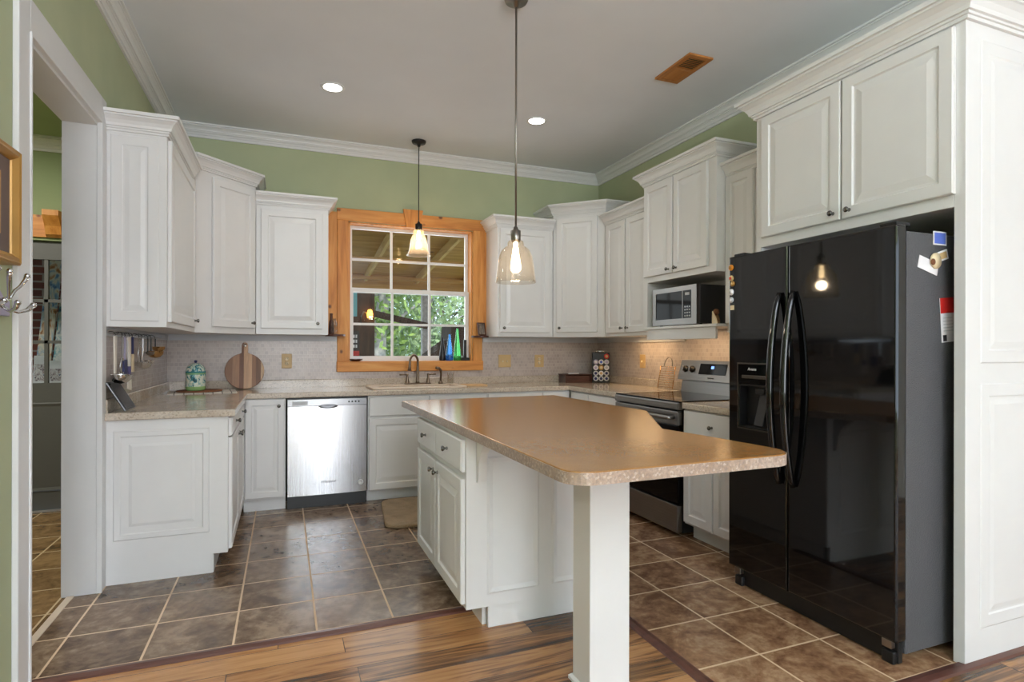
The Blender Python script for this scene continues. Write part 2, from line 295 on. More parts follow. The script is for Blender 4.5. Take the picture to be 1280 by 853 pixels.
# ------------------------------------------------------------------ mesh helpers
class MB:
    def __init__(s): s.bm = bmesh.new()
    def box(s, x0, x1, y0, y1, z0, z1, bev=0.0, seg=2, mat=None):
        bm2 = bmesh.new(); bmesh.ops.create_cube(bm2, size=1.0)
        for v in bm2.verts: v.co = Vector((x0 + (v.co.x + .5) * (x1 - x0), y0 + (v.co.y + .5) * (y1 - y0), z0 + (v.co.z + .5) * (z1 - z0)))
        if bev: bmesh.ops.bevel(bm2, geom=bm2.edges[:], offset=bev, segments=seg, profile=0.5, affect='EDGES')
        return s.merge(bm2, mat)
    def merge(s, bm2, mat=None):
        mp = {}
        for v in bm2.verts: mp[v] = s.bm.verts.new(mat @ v.co if mat is not None else v.co)
        for f in bm2.faces:
            try:
                nf = s.bm.faces.new([mp[v] for v in f.verts]); nf.smooth = f.smooth
            except ValueError: pass
        bm2.free(); return s
    def prism(s, poly, a0, a1, axis='z', hole=None, bev=0.0, seg=3):
        """poly in two coords extruded along the third: axis z -> (x,y), y -> (x,z), x -> (y,z)"""
        bm2 = bmesh.new()
        def P(p, a): return Vector((p[0], p[1], a)) if axis == 'z' else (Vector((p[0], a, p[1])) if axis == 'y' else Vector((a, p[0], p[1])))
        loops = [poly] + ([hole] if hole else [])
        if hole:
            es = []
            for lp in loops:
                vs = [bm2.verts.new(P(p, a0)) for p in lp]
                es += [bm2.edges.new((vs[i], vs[(i + 1) % len(vs)])) for i in range(len(vs))]
            bmesh.ops.triangle_fill(bm2, edges=es, use_beauty=True, use_dissolve=True)
        else:
            bm2.faces.new([bm2.verts.new(P(p, a0)) for p in poly])
        r = bmesh.ops.extrude_face_region(bm2, geom=bm2.faces[:])
        d = P((0, 0), a1) - P((0, 0), a0)
        ev = [g for g in r['geom'] if isinstance(g, bmesh.types.BMVert)]
        bmesh.ops.translate(bm2, vec=d, verts=ev)
        bmesh.ops.recalc_face_normals(bm2, faces=bm2.faces[:])
        if bev:
            ax = {'z': 2, 'y': 1, 'x': 0}[axis]
            ed = [e for e in bm2.edges if len(e.link_faces) == 2 and e.calc_face_angle(0) > 0.5 and abs((e.verts[0].co - e.verts[1].co)[ax]) < 1e-6]
            bmesh.ops.bevel(bm2, geom=ed, offset=bev, segments=seg, profile=0.5, affect='EDGES')
        return s.merge(bm2)
    def tube(s, pts, r, n=10, closed=False, flat=1.0, smooth=True):
        pts = [Vector(p) for p in pts]; m = len(pts); rs = r if isinstance(r, (list, tuple)) else [r] * m
        rings = []; up = None
        for i, p in enumerate(pts):
            a = pts[(i - 1) % m] if (closed or i > 0) else p; b = pts[(i + 1) % m] if (closed or i < m - 1) else p
            t = (b - a).normalized()
            if up is None:
                up = Vector((0, 0, 1)) if abs(t.z) < 0.9 else Vector((1, 0, 0))
            up = (up - t * up.dot(t)).normalized(); sd = t.cross(up)
            rings.append([s.bm.verts.new(p + (up * math.cos(2 * PI * k / n) * flat + sd * math.sin(2 * PI * k / n)) * rs[i]) for k in range(n)])
        for i in range(m if closed else m - 1):
            A, B = rings[i], rings[(i + 1) % m]
            for k in range(n):
                f = s.bm.faces.new((A[k], A[(k + 1) % n], B[(k + 1) % n], B[k])); f.smooth = smooth
        if not closed:
            s.bm.faces.new(rings[0]); s.bm.faces.new(rings[-1])
        return s
    def cyl(s, p0, p1, r0, r1=None, n=20):
        return s.tube([p0, p1], [r0, r0 if r1 is None else r1], n)
    def lathe(s, prof, c=(0, 0, 0), n=32, axis='z', smooth=True):
        rings = []
        for (r, z) in prof:
            ring = []
            for k in range(n if r > 1e-6 else 1):
                a = 2 * PI * k / n; x, y = r * math.cos(a), r * math.sin(a)
                q = (x, y, z) if axis == 'z' else ((x, z, y) if axis == 'y' else (z, x, y))
                ring.append(s.bm.verts.new(Vector(c) + Vector(q)))
            rings.append(ring)
        for A, B in zip(rings, rings[1:]):
            for k in range(n):
                if len(A) == 1 and len(B) == 1: continue
                if len(A) == 1: f = s.bm.faces.new((A[0], B[(k + 1) % n], B[k]))
                elif len(B) == 1: f = s.bm.faces.new((A[k], A[(k + 1) % n], B[0]))
                else: f = s.bm.faces.new((A[k], A[(k + 1) % n], B[(k + 1) % n], B[k]))
                f.smooth = smooth
        return s
    def ball(s, c, r, sc=(1, 1, 1), n=16):
        bm2 = bmesh.new(); bmesh.ops.create_uvsphere(bm2, u_segments=n, v_segments=n // 2 + 2, radius=r)
        for v in bm2.verts: v.co = Vector((v.co.x * sc[0] + c[0], v.co.y * sc[1] + c[1], v.co.z * sc[2] + c[2]))
        for f in bm2.faces: f.smooth = True
        return s.merge(bm2)
    def sweep(s, path, prof, closed=False, z=0.0):
        """vertical profile [(out, z)] along an XY path; 'out' is to the right of travel; mitred"""
        P = [Vector((p[0], p[1])) for p in path]; m = len(P); rings = []
        for i in range(m):
            d0 = (P[i] - P[i - 1]).normalized() if (closed or i > 0) else None
            d1 = (P[(i + 1) % m] - P[i]).normalized() if (closed or i < m - 1) else None
            n0 = Vector((d0.y, -d0.x)) if d0 else None; n1 = Vector((d1.y, -d1.x)) if d1 else None
            if n0 is None: nn = n1
            elif n1 is None: nn = n0
            else:
                b = (n0 + n1).normalized(); nn = b / max(0.2, b.dot(n0))
            rings.append([s.bm.verts.new((P[i].x + nn.x * o, P[i].y + nn.y * o, z + zz)) for (o, zz) in prof])
        k = len(prof)
        for i in range(m if closed else m - 1):
            A, B = rings[i], rings[(i + 1) % m]
            for j in range(k): s.bm.faces.new((A[j], A[(j + 1) % k], B[(j + 1) % k], B[j]))
        if not closed: s.bm.faces.new(rings[0]); s.bm.faces.new(rings[-1])
        return s
    def rings(s, x0, x1, z0, z1, rr, y=0.0):
        """raised/recessed panel facing -y: rr = [(inset, depth_from_plane)] concentric rectangles"""
        last = None
        for (i, d) in rr:
            cur = [s.bm.verts.new((a, y - d, b)) for a, b in ((x0 + i, z0 + i), (x1 - i, z0 + i), (x1 - i, z1 - i), (x0 + i, z1 - i))]
            if last:
                for k in range(4): s.bm.faces.new((last[k], last[(k + 1) % 4], cur[(k + 1) % 4], cur[k]))
            last = cur
        s.bm.faces.new(last); return s
    def xf(s, mat): bmesh.ops.transform(s.bm, matrix=mat, verts=s.bm.verts[:]); return s
    def build(s, name, mat, parent=None, loc=None, rot=None, recalc=True):
        if recalc: bmesh.ops.recalc_face_normals(s.bm, faces=s.bm.faces[:])
        me = bpy.data.meshes.new(name); s.bm.to_mesh(me); s.bm.free()
        me.materials.append(M[mat] if isinstance(mat, str) else mat)
        o = bpy.data.objects.new(name, me); COL.objects.link(o)
        if loc: o.location = loc
        if rot: o.rotation_euler = rot
        if parent: o.parent = parent
        return o
def tag(o, label, cat, group=None, kind=None):
    o['label'] = label; o['category'] = cat
    if group: o['group'] = group
    if kind: o['kind'] = kind
    return o
def thing(name, label, cat, loc=(0, 0, 0), rz=0.0, group=None):
    o = bpy.data.objects.new(name, None); COL.objects.link(o); o.empty_display_size = 0.1
    o.location = loc; o.rotation_euler = (0, 0, rz); return tag(o, label, cat, group)
def struct(o, label=None):
    o['kind'] = 'structure'
    if label: o['label'] = label
    return o
def text(s, size, mat, parent, loc, rot, name='lettering', depth=0.0006, italic=0.0):
    cu = bpy.data.curves.new('lettering_curve', 'FONT'); cu.body = s; cu.size = size; cu.extrude = depth; cu.align_x = 'CENTER'; cu.align_y = 'CENTER'; cu.shear = italic
    ob = bpy.data.objects.new('tmp_text', cu); COL.objects.link(ob); bpy.context.view_layer.update()
    me = bpy.data.meshes.new_from_object(ob.evaluated_get(bpy.context.evaluated_depsgraph_get()))
    bpy.data.objects.remove(ob); bpy.data.curves.remove(cu)
    me.materials.clear(); me.materials.append(M[mat]); o = bpy.data.objects.new(name, me); COL.objects.link(o)
    o.location = loc; o.rotation_euler = rot
    if parent: o.parent = parent
    return o
def rect_minus(x0, x1, z0, z1, holes):
    xs = sorted({x0, x1, *[h[0] for h in holes], *[h[1] for h in holes]}); zs = sorted({z0, z1, *[h[2] for h in holes], *[h[3] for h in holes]})
    for a, b in zip(xs, xs[1:]):
        for c, d in zip(zs, zs[1:]):
            mx, mz = (a + b) / 2, (c + d) / 2
            if not any(h[0] < mx < h[1] and h[2] < mz < h[3] for h in holes): yield a, b, c, d

# ------------------------------------------------------------------ room shell
XL, XR, YB, ZC = -0.875, 3.08, 5.29, 3.045
WIN = (0.53, 1.69, 1.10, 2.365)
DR = (-2.24, -1.32, 0.0, 2.04)
def wall_y(name, y0, y1, x0, x1, z0, z1, holes, mat):
    m = MB()
    for a, b, c, d in rect_minus(x0, x1, z0, z1, holes): m.box(a, b, y0, y1, c, d)
    return struct(m.build(name, mat))
def wall_x(name, x0, x1, y0, y1, z0, z1, holes, mat):
    m = MB()
    for a, b, c, d in rect_minus(y0, y1, z0, z1, holes): m.box(x0, x1, a, b, c, d)
    return struct(m.build(name, mat))
wall_y('wall_back', YB, YB + 0.16, -0.95, XR + 0.12, 0, ZC + 0.05, [WIN], 'green')
wall_x('wall_left', -1.02, XL, -6.5, YB, 0, ZC + 0.05, [(2.575, 3.45, 0.0, 2.375), (-4.5, -2.7, 0.5, 2.5)], 'green')
wall_x('wall_right', XR, XR + 0.12, 1.424, YB, 0, ZC + 0.05, [], 'green')
wall_y('wall_living_return', 1.424, 1.54, XR + 0.12, 4.8, 0, ZC + 0.05, [], 'cream')
wall_x('wall_living_east', 4.8, 4.92, -6.5, 1.54, 0, ZC + 0.05, [(-4.5, -1.9, 0.35, 2.65)], 'cream')
wall_y('wall_living_south', -6.62, -6.5, -1.02, 4.92, 0, ZC + 0.05, [(-0.58, 0.68, 0.35, 2.65), (0.85, 1.67, 0.35, 2.65)], 'cream')
m = MB(); m.box(-1.02, 4.92, -6.62, YB + 0.16, ZC, ZC + 0.1); struct(m.build('ceiling', 'ceiling'))
# floors
m = MB(); m.box(XL - 0.02, 1.43, -6.62, 2.60, -0.05, 0); m.box(1.43, 4.92, -6.62, 1.40, -0.05, 0); struct(m.build('floor', 'plank'))
m = MB(); m.box(-0.965, 1.459, 2.60, YB, -0.05, 0); struct(m.build('floor_tiled', 'tileA'))
m = MB(); m.box(1.459, XR, 1.45, YB, -0.05, 0); struct(m.build('floor_tiled_right', 'tileB'))
m = MB(); m.box(-3.4, -0.997, -0.5, YB, -0.05, 0); struct(m.build('floor_hall', 'tileC'))
m = MB(); m.box(-0.997, -0.965, 2.62, 3.45, -0.05, 0.004, 0.002); struct(m.build('trim_1', 'marble'))
prof = [(0, 0), (0.058, 0), (0.052, 0.007), (0.03, 0.010), (0.006, 0.007)]
m = MB(); m.sweep([(XL, 2.574), (1.425, 2.574), (1.425, 1.395), (XR, 1.395)], [(-o, z) for o, z in prof]); struct(m.build('trim_2', 'strip'))
# hall behind the doorway
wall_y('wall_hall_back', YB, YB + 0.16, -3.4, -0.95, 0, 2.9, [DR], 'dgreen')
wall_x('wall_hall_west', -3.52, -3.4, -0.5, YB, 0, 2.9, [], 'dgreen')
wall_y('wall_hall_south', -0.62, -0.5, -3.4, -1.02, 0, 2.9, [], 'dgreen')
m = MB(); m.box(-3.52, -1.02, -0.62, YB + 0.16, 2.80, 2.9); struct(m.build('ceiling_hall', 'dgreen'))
CP = [(0, 0), (0.012, 0), (0.014, -0.082), (0.012, -0.09), (0, -0.09)]
CROWN = [(0, 0), (0.092, 0), (0.092, -0.012), (0.080, -0.013), (0.080, -0.021), (0.074, -0.022), (0.060, -0.032), (0.052, -0.042), (0.050, -0.050), (0.040, -0.051), (0.040, -0.057), (0.034, -0.058), (0.026, -0.066), (0.022, -0.076), (0.014, -0.077), (0.014, -0.096), (0, -0.096)]
m = MB(); m.sweep([(-1.02, YB), (-3.4, YB)][::-1], CROWN, z=2.80); struct(m.build('trim_hall', 'trimw'))
m = MB(); m.sweep([(XL, -6.5), (XL, YB), (XR, YB), (XR, 1.54)], CROWN, z=ZC); struct(m.build('trim_crown', 'trimw'))
# cased opening in the left wall
m = MB()
m.box(-1.02, XL + 0.004, 2.555, 2.577, 0, 2.375); m.box(-1.02, XL + 0.004, 3.448, 3.47, 0, 2.375); m.box(-1.02, XL + 0.004, 2.555, 3.47, 2.353, 2.376)
for (y0, y1, z0, z1) in ((2.480, 2.577, 0, 2.505), (3.448, 3.538, 0, 2.505), (2.577, 3.448, 2.372, 2.505)):
    m.box(XL, XL + 0.02, y0, y1, z0, z1, 0.004)
m.box(XL, XL + 0.026, 2.570, 2.583, 0, 2.372, 0.003); m.box(XL, XL + 0.026, 3.442, 3.455, 0, 2.372, 0.003); m.box(XL, XL + 0.026, 2.570, 3.455, 2.366, 2.380, 0.003)
struct(m.build('trim_doorway', 'trimw'))
# backsplash mosaic and painted strip under the wall cabinets
m = MB(); m.box(XL, XL + 0.006, 3.54, YB, 0.897, 1.345); struct(m.build('wall_tiles_left', 'mosaic'))
m = MB(); m.box(XL + 0.006, 0.44, YB - 0.006, YB, 0.897, 1.345); struct(m.build('wall_tiles_back', 'mosaic'))
m = MB(); m.box(0.44, 1.78, YB - 0.006, YB, 0.897, 1.03); struct(m.build('wall_tiles_sink', 'mosaic'))
m = MB(); m.box(1.78, XR - 0.006, YB - 0.006, YB, 0.897, 1.345); struct(m.build('wall_tiles_corner', 'mosaic'))
m = MB(); m.box(XR - 0.006, XR, 2.5, YB, 0.885, 1.3445); m.box(XR - 0.006, XR, 3.035, 3.85, 1.3445, 1.384); struct(m.build('wall_tiles_right', 'mosaic'))
m = MB(); m.box(XL + 0.006, 0.43, YB - 0.022, YB - 0.006, 1.296, 1.345, 0.002); m.box(1.79, XR - 0.006, YB - 0.022, YB - 0.006, 1.296, 1.345, 0.002)
m.box(XR - 0.022, XR - 0.006, 3.86, YB - 0.022, 1.296, 1.345, 0.002); m.box(XL + 0.006, XL + 0.018, 3.545, YB - 0.022, 1.296, 1.345, 0.002)
struct(m.build('trim_under_cabinets', 'greyboard'))

# ------------------------------------------------------------------ kitchen window with pine casing
w = thing('window_1', 'white double hung window over the sink in a knotty pine surround', 'window', (0, YB, 0)); w['kind'] = 'structure'
m = MB(); m.box(0.435, WIN[0], -0.025, -0.001, 1.115, 2.37, 0.004); m.build('stile', 'pine_z', w)
m = MB(); m.box(WIN[1], 1.782, -0.025, -0.001, 1.115, 2.37, 0.004); m.build('stile', 'pine_z', w)
m = MB(); m.box(0.43, 1.787, -0.028, -0.001, 2.368, 2.475, 0.004); m.build('head_board', 'pine_x', w)
m = MB(); m.box(0.43, 1.787, -0.045, -0.001, 1.025, 1.118, 0.006); m.build('sill_board', 'pine_x', w)
m = MB(); m.box(WIN[0] + 0.001, WIN[1] - 0.001, -0.02, 0.155, 1.101, 1.118); m.build('sill_board', 'pine_x', w)
m = MB(); m.prism([(1.04, 2.345), (1.165, 2.345), (1.195, 2.51), (1.01, 2.51)], -0.05, -0.0285, 'y', bev=0.003); m.build('keystone', 'pine_z', w)
for x0, x1 in ((0.347, 0.434), (1.783, 1.826)):
    m = MB(); m.box(x0, x1, -0.016, -0.001, 1.36, 2.44, 0.002); m.build('side_board', 'pine_z', w)
m = MB(); m.box(WIN[0] + 0.001, WIN[0] + 0.016, 0, 0.155, 1.118, WIN[3]); m.box(WIN[1] - 0.016, WIN[1] - 0.001, 0, 0.155, 1.118, WIN[3]); m.box(WIN[0], WIN[1], 0, 0.155, WIN[3] - 0.012, WIN[3] - 0.001)
m.build('jamb_liner', 'pine_z', w)
def sash(name, x0, x1, z0, z1, y0, y1, fw, cols, rows, bot=None):
    m = MB(); bot = bot or fw
    for a, b, c, d in rect_minus(x0, x1, z0, z1, [(x0 + fw, x1 - fw, z0 + bot, z1 - fw)]): m.box(a, b, y0, y1, c, d)
    gx0, gx1, gz0, gz1 = x0 + fw, x1 - fw, z0 + bot, z1 - fw; yc = (y0 + y1) / 2
    for i in range(1, cols): x = gx0 + (gx1 - gx0) * i / cols; m.box(x - 0.011, x + 0.011, yc - 0.008, yc + 0.008, gz0, gz1)
    for j in range(1, rows): z = gz0 + (gz1 - gz0) * j / rows; m.box(gx0, gx1, yc - 0.007, yc + 0.007, z - 0.011, z + 0.011)
    s = m.build(name, 'trimw', w)
    m = MB(); m.box(gx0, gx1, yc + 0.009, yc + 0.012, gz0, gz1); m.build('pane', 'pane', s)
sash('upper_sash', 0.546, 1.674, 1.745, 2.353, 0.105, 0.135, 0.028, 3, 2)
sash('lower_sash', 0.546, 1.674, 1.118, 1.785, 0.070, 0.100, 0.036, 3, 2, 0.045)

# ------------------------------------------------------------------ cabinet builders (local: x along the face, front plane y=0 facing -y, z up)
RAISED = [(0, 0), (0, 0.016), (0.004, 0.020), (0.052, 0.020), (0.058, 0.012), (0.068, 0.012), (0.098, 0.018), (0.100, 0.0185)]
RAISED_S = [(0, 0), (0, 0.016), (0.004, 0.020), (0.045, 0.020), (0.050, 0.012), (0.058, 0.012), (0.078, 0.018), (0.080, 0.0185)]
SLAB = [(0, 0), (0, 0.014), (0.006, 0.020)]
ENDP = [(0, 0.0005), (0.005, 0.004), (0.05, 0.004), (0.056, 0.001), (0.064, 0.001), (0.085, 0.004)]
def knob(parent, x, z, y=-0.02):
    m = MB(); m.lathe([(0, 0), (0.009, 0), (0.006, 0.004), (0.005, 0.012), (0.0115, 0.018), (0.0135, 0.023), (0.011, 0.028), (0, 0.030)], (0, 0, 0), 18, 'y')
    m.xf(Matrix.Translation((x, y, z)) @ Matrix.Scale(-1, 4, (0, 1, 0))); return m.build('knob', 'knob', parent)
def door(parent, x0, x1, z0, z1, kn=None, rr=RAISED, name='door', y=0.0):
    m = MB(); m.rings(x0, x1, z0, z1, rr if x1 - x0 > 0.24 or rr is SLAB else RAISED_S, y - 0.0005); o = m.build(name, 'white', parent, recalc=True)
    if kn: knob(o, kn[0], kn[1], y - 0.02)
    return o
CAB_CROWN = [(0, 0), (0.010, 0), (0.010, 0.012), (0.016, 0.013), (0.016, 0.022), (0.024, 0.023), (0.027, 0.036), (0.036, 0.052), (0.050, 0.066), (0.056, 0.069), (0.056, 0.077), (0.067, 0.078), (0.067, 0.095), (0, 0.095)]
G_UP = 'white wall cabinets'; G_BASE = 'white base cabinets'
ZU = 1.345
def body_mesh(parent, w_, d, z0, z1, name='body', gap=0.003):
    m = MB(); m.box(0, w_, 0, d - gap, z0, z1, 0.0015, 1); return m.build(name, 'white', parent)
# --- left wall cabinet (faces +X)
c = thing('upper_cabinet', 'tall white wall cabinet with a panelled end, on the left wall above the hanging utensils', 'wall cabinet', (-0.585, 3.54, 0), PI / 2, G_UP)
body_mesh(c, 1.042, 0.29, ZU, 2.42)
door(c, 0.03, 0.93, 1.375, 2.355, (0.88, 1.42))
m = MB(); m.sweep([(0, 0.285), (0, 0), (0.86, 0)], CAB_CROWN, z=2.365)
m.xf(Matrix.Identity(4)); m.build('crown', 'white', c)
m = MB(); m.rings(0.035, 0.255, 1.375, 2.35, ENDP); m.xf(Matrix.Translation((0, 0, 0)) @ Matrix.Rotation(-PI / 2, 4, 'Z') @ Matrix.Translation((-0.29, 0, 0))); m.build('end_panel', 'white', c)
# --- diagonal corner cabinets
def corner_cab(loc, label, poly, diag_w, ang, crown_path, dx0, dx1, kside, ztop):
    c = thing('corner_cabinet', label, 'wall cabinet', loc, 0, G_UP)
    m = MB(); m.prism(poly, ZU, ztop - 0.05); m.build('body', 'white', c)
    m = MB(); m.sweep(crown_path, CAB_CROWN, z=ztop - 0.095); m.build('crown', 'white', c)
    rot = Matrix.Rotation(ang, 4, 'Z')
    m = MB(); m.rings(dx0, dx1, 1.39, ztop - 0.125, RAISED, -0.0005); m.xf(rot); d = m.build('door', 'white', c)
    kx = dx1 - 0.035 if kside > 0 else dx0 + 0.035
    m = MB(); m.lathe([(0, 0), (0.009, 0), (0.006, 0.004), (0.005, 0.012), (0.0115, 0.018), (0.0135, 0.023), (0.011, 0.028), (0, 0.030)], (0, 0, 0), 18, 'y')
    m.xf(rot @ Matrix.Translation((kx, -0.02, 1.43)) @ Matrix.Scale(-1, 4, (0, 1, 0))); m.build('knob', 'knob', d)
    return c
corner_cab((-0.585, 4.585, 0), 'white diagonal corner cabinet left of the sink window, above the turquoise jar', [(-0.287, 0.002), (0, 0.002), (0.373, 0.375), (0.373, 0.702), (-0.287, 0.702)], 0.53, PI / 4,
           [(-0.285, 0), (0, 0), (0.375, 0.375), (0.375, 0.70)], 0.135, 0.515, 1, 2.60)
corner_cab((2.392, 4.96, 0), 'white diagonal corner cabinet right of the window, above the coffee pod rack', [(0.002, 0.0), (0.358, -0.358), (0.685, -0.358), (0.685, 0.327), (0.002, 0.327)], 0.51, -PI / 4,
           [(0, 0.325), (0, 0), (0.36, -0.36), (0.685, -0.36)], 0.04, 0.435, -1, 2.60)
# --- back wall uppers
c = thing('upper_cabinet', 'low single-door white wall cabinet left of the window, above the dishwasher', 'wall cabinet', (-0.207, 4.96, 0), 0, G_UP)
body_mesh(c, 0.545, 0.33, ZU, 2.42); door(c, 0.035, 0.50, 1.392, 2.34, (0.462, 1.435))
m = MB(); m.sweep([(0.0, 0), (0.545, 0), (0.545, 0.326)], CAB_CROWN, z=2.372); m.build('crown', 'white', c)
c = thing('upper_cabinet', 'low single-door white wall cabinet just right of the window, behind the glass pendant', 'wall cabinet', (1.825, 4.96, 0), 0, G_UP)
body_mesh(c, 0.562, 0.33, ZU, 2.42); door(c, 0.02, 0.525, 1.385, 2.345, (0.055, 1.425))
m = MB(); m.sweep([(0, 0.326), (0, 0), (0.562, 0)], CAB_CROWN, z=2.362); m.build('crown', 'white', c)
# --- right wall uppers (face -X)
c = thing('upper_cabinet', 'narrow two-door white wall cabinet on the right wall, left of the microwave', 'wall cabinet', (2.75, 4.595, 0), -PI / 2, G_UP)
body_mesh(c, 0.735, 0.33, ZU, 2.42); door(c, 0.035, 0.345, 1.375, 2.36, (0.312, 1.415)); door(c, 0.365, 0.685, 1.375, 2.36, (0.40, 1.415))
m = MB(); m.sweep([(0, 0), (0.735, 0)], CAB_CROWN, z=2.367); m.build('crown', 'white', c)
c = thing('upper_cabinet', 'tall two-door white wall cabinet above the microwave niche', 'wall cabinet', (2.66, 3.853, 0), -PI / 2, G_UP)
body_mesh(c, 0.82, 0.42, 1.752, 2.55); door(c, 0.022, 0.372, 1.795, 2.505, (0.335, 1.825)); door(c, 0.388, 0.745, 1.795, 2.505, (0.425, 1.825))
m = MB(); m.sweep([(0, 0.415), (0, 0), (0.82, 0), (0.82, 0.415)], CAB_CROWN, z=2.515); m.build('crown', 'white', c)
m = MB(); m.box(0.0, 0.82, 0.0, 0.416, 1.385, 1.405, 0.003); m.build('niche_shelf', 'white', c)
m = MB(); m.box(0.02, 0.80, 0.012, 0.03, 1.305, 1.3845, 0.002); m.build('apron', 'white', c)
m = MB(); m.box(0.0, 0.045, 0.0, 0.405, 1.4055, 1.7515); m.build('niche_side', 'white', c)
m = MB(); m.box(0.0, 0.82, 0.4055, 0.416, 1.4055, 1.7515); m.build('niche_back', 'white', c)
c = thing('upper_cabinet', 'white single-door wall cabinet squeezed between the microwave niche and the refrigerator', 'wall cabinet', (2.75, 3.03, 0), -PI / 2, G_UP)
body_mesh(c, 0.53, 0.33, 1.345, 2.42); door(c, 0.0, 0.24, 1.405, 2.375, None)
m = MB(); m.sweep([(0, 0), (0.53, 0)], CAB_CROWN, z=2.372); m.build('crown', 'white', c)
# --- refrigerator surround
c = thing('refrigerator_cabinet', 'large two-door white cabinet over the black refrigerator with a tall panelled side', 'wall cabinet', (2.465, 2.49, 0), -PI / 2, G_UP)
m = MB(); m.box(0.0, 1.023, 0.0, 0.61, 1.80, 2.58, 0.0015, 1); m.build('body', 'white', c)
m = MB(); m.box(0.0, 0.035, 0.0, 0.61, 0.0, 1.7995); m.build('side_panel', 'white', c)
m = MB(); m.box(1.0235, 1.066, 0.0, 0.61, 0.0, 2.58, 0.0015, 1)
sp_ = m.build('side_panel', 'white', c)
m = MB(); m.rings(0.09, 0.575, 1.18, 2.46, ENDP); m.rings(0.09, 0.575, 0.13, 1.10, ENDP); m.xf(Matrix.Translation((1.066, 0, 0)) @ Matrix.Rotation(PI / 2, 4, 'Z')); m.build('raised_panel', 'white', sp_)
door(c, 0.05, 0.535, 1.85, 2.51, (0.50, 1.885)); door(c, 0.545, 1.03, 1.85, 2.51, (0.585, 1.885))
FC = [(o * 1.25, z * 1.12) for o, z in CAB_CROWN]
m = MB(); m.sweep([(0, 0.30), (0, 0), (1.066, 0), (1.066, 0.61)], FC, z=2.52); m.build('crown', 'white', c)

# --- base cabinets
def base(label, loc, rz, w_, toe=0.07, depth=0.60, zt=0.855, hollow=False):
    c = thing('base_cabinet', label, 'base cabinet', loc, rz, G_BASE)
    if hollow:
        m = MB(); m.box(0, w_, 0, 0.018, 0.10, zt); m.box(0, w_, 0.018, depth - 0.003, 0.10, 0.118)
        for x in (0, w_ - 0.018): m.box(x, x + 0.018, 0.018, depth - 0.003, 0.118, zt)
        m.build('body', 'white', c)
    else: body_mesh(c, w_, depth, 0.10, zt)
    m = MB(); m.box(0.0, w_, toe, depth - 0.003, 0.0, 0.0995); m.build('toe_kick', 'white', c)
    return c
c = base('white base cabinet under the left counter with a large raised square panel on its end', (-0.288, 3.545, 0), PI / 2, 1.11, depth=0.587)
door(c, 0.02, 0.53, 0.745, 0.845, (0.275, 0.80), SLAB, 'drawer'); door(c, 0.54, 1.03, 0.745, 0.845, (0.80, 0.80), SLAB, 'drawer')
door(c, 0.02, 0.53, 0.115, 0.735, (0.49, 0.69)); door(c, 0.54, 1.03, 0.115, 0.735, (0.58, 0.69))
m = MB(); m.box(0.0, 0.02, 0.0, 0.585, 0.0, 0.09); m.build('toe_end', 'white', c) if False else m.bm.free()
m = MB(); m.prism([(-0.873, 0.0), (-0.362, 0.0), (-0.362, 0.105), (-0.288, 0.105), (-0.288, 0.855), (-0.873, 0.855)], -0.008, -0.0005, 'y')
m.rings(-0.825, -0.378, 0.225, 0.80, [(0, 0.008), (0.006, 0.014), (0.03, 0.014), (0.036, 0.0095), (0.07, 0.0095), (0.085, 0.0135)], 0.0)
m.xf(Matrix.Translation((0, 0, 0)) @ Matrix.Rotation(-PI / 2, 4, 'Z') @ Matrix.Translation((0.288, 0, 0))); m.build('end_panel', 'white', c)
c = base('narrow single-door white base cabinet left of the dishwasher', (-0.28, 4.68, 0), 0, 0.292, depth=0.608)
door(c, 0.012, 0.285, 0.112, 0.852, (0.245, 0.80), [(a, b) for a, b in RAISED_S])
c = base('wide white sink base cabinet right of the dishwasher with false drawer fronts', (0.622, 4.68, 0), 0, 1.0, depth=0.608, hollow=True)
door(c, 0.008, 0.492, 0.69, 0.845, None, SLAB, 'drawer'); door(c, 0.498, 0.992, 0.69, 0.845, None, SLAB, 'drawer')
door(c, 0.008, 0.492, 0.10, 0.672); door(c, 0.498, 0.992, 0.10, 0.672)
c = base('white base cabinet on the back wall half hidden by the island, next to the corner', (1.625, 4.68, 0), 0, 0.80, depth=0.608)
door(c, 0.008, 0.515, 0.69, 0.845, None, SLAB, 'drawer'); door(c, 0.008, 0.515, 0.10, 0.672); door(c, 0.525, 0.79, 0.10, 0.845)
c = base('white corner base cabinet left of the range', (2.43, 4.675, 0), -PI / 2, 0.835, depth=0.648)
door(c, 0.05, 0.36, 0.70, 0.845, None, SLAB, 'drawer'); door(c, 0.37, 0.825, 0.70, 0.845, (0.60, 0.77), SLAB, 'drawer')
door(c, 0.05, 0.36, 0.12, 0.685); door(c, 0.37, 0.825, 0.12, 0.685)
c = base('white base cabinet with one wide drawer between the range and the refrigerator', (2.43, 3.06, 0), -PI / 2, 0.56, depth=0.648, zt=0.846)
door(c, 0.008, 0.55, 0.68, 0.838, (0.275, 0.755), SLAB, 'drawer'); door(c, 0.008, 0.275, 0.115, 0.668); door(c, 0.285, 0.55, 0.115, 0.668)

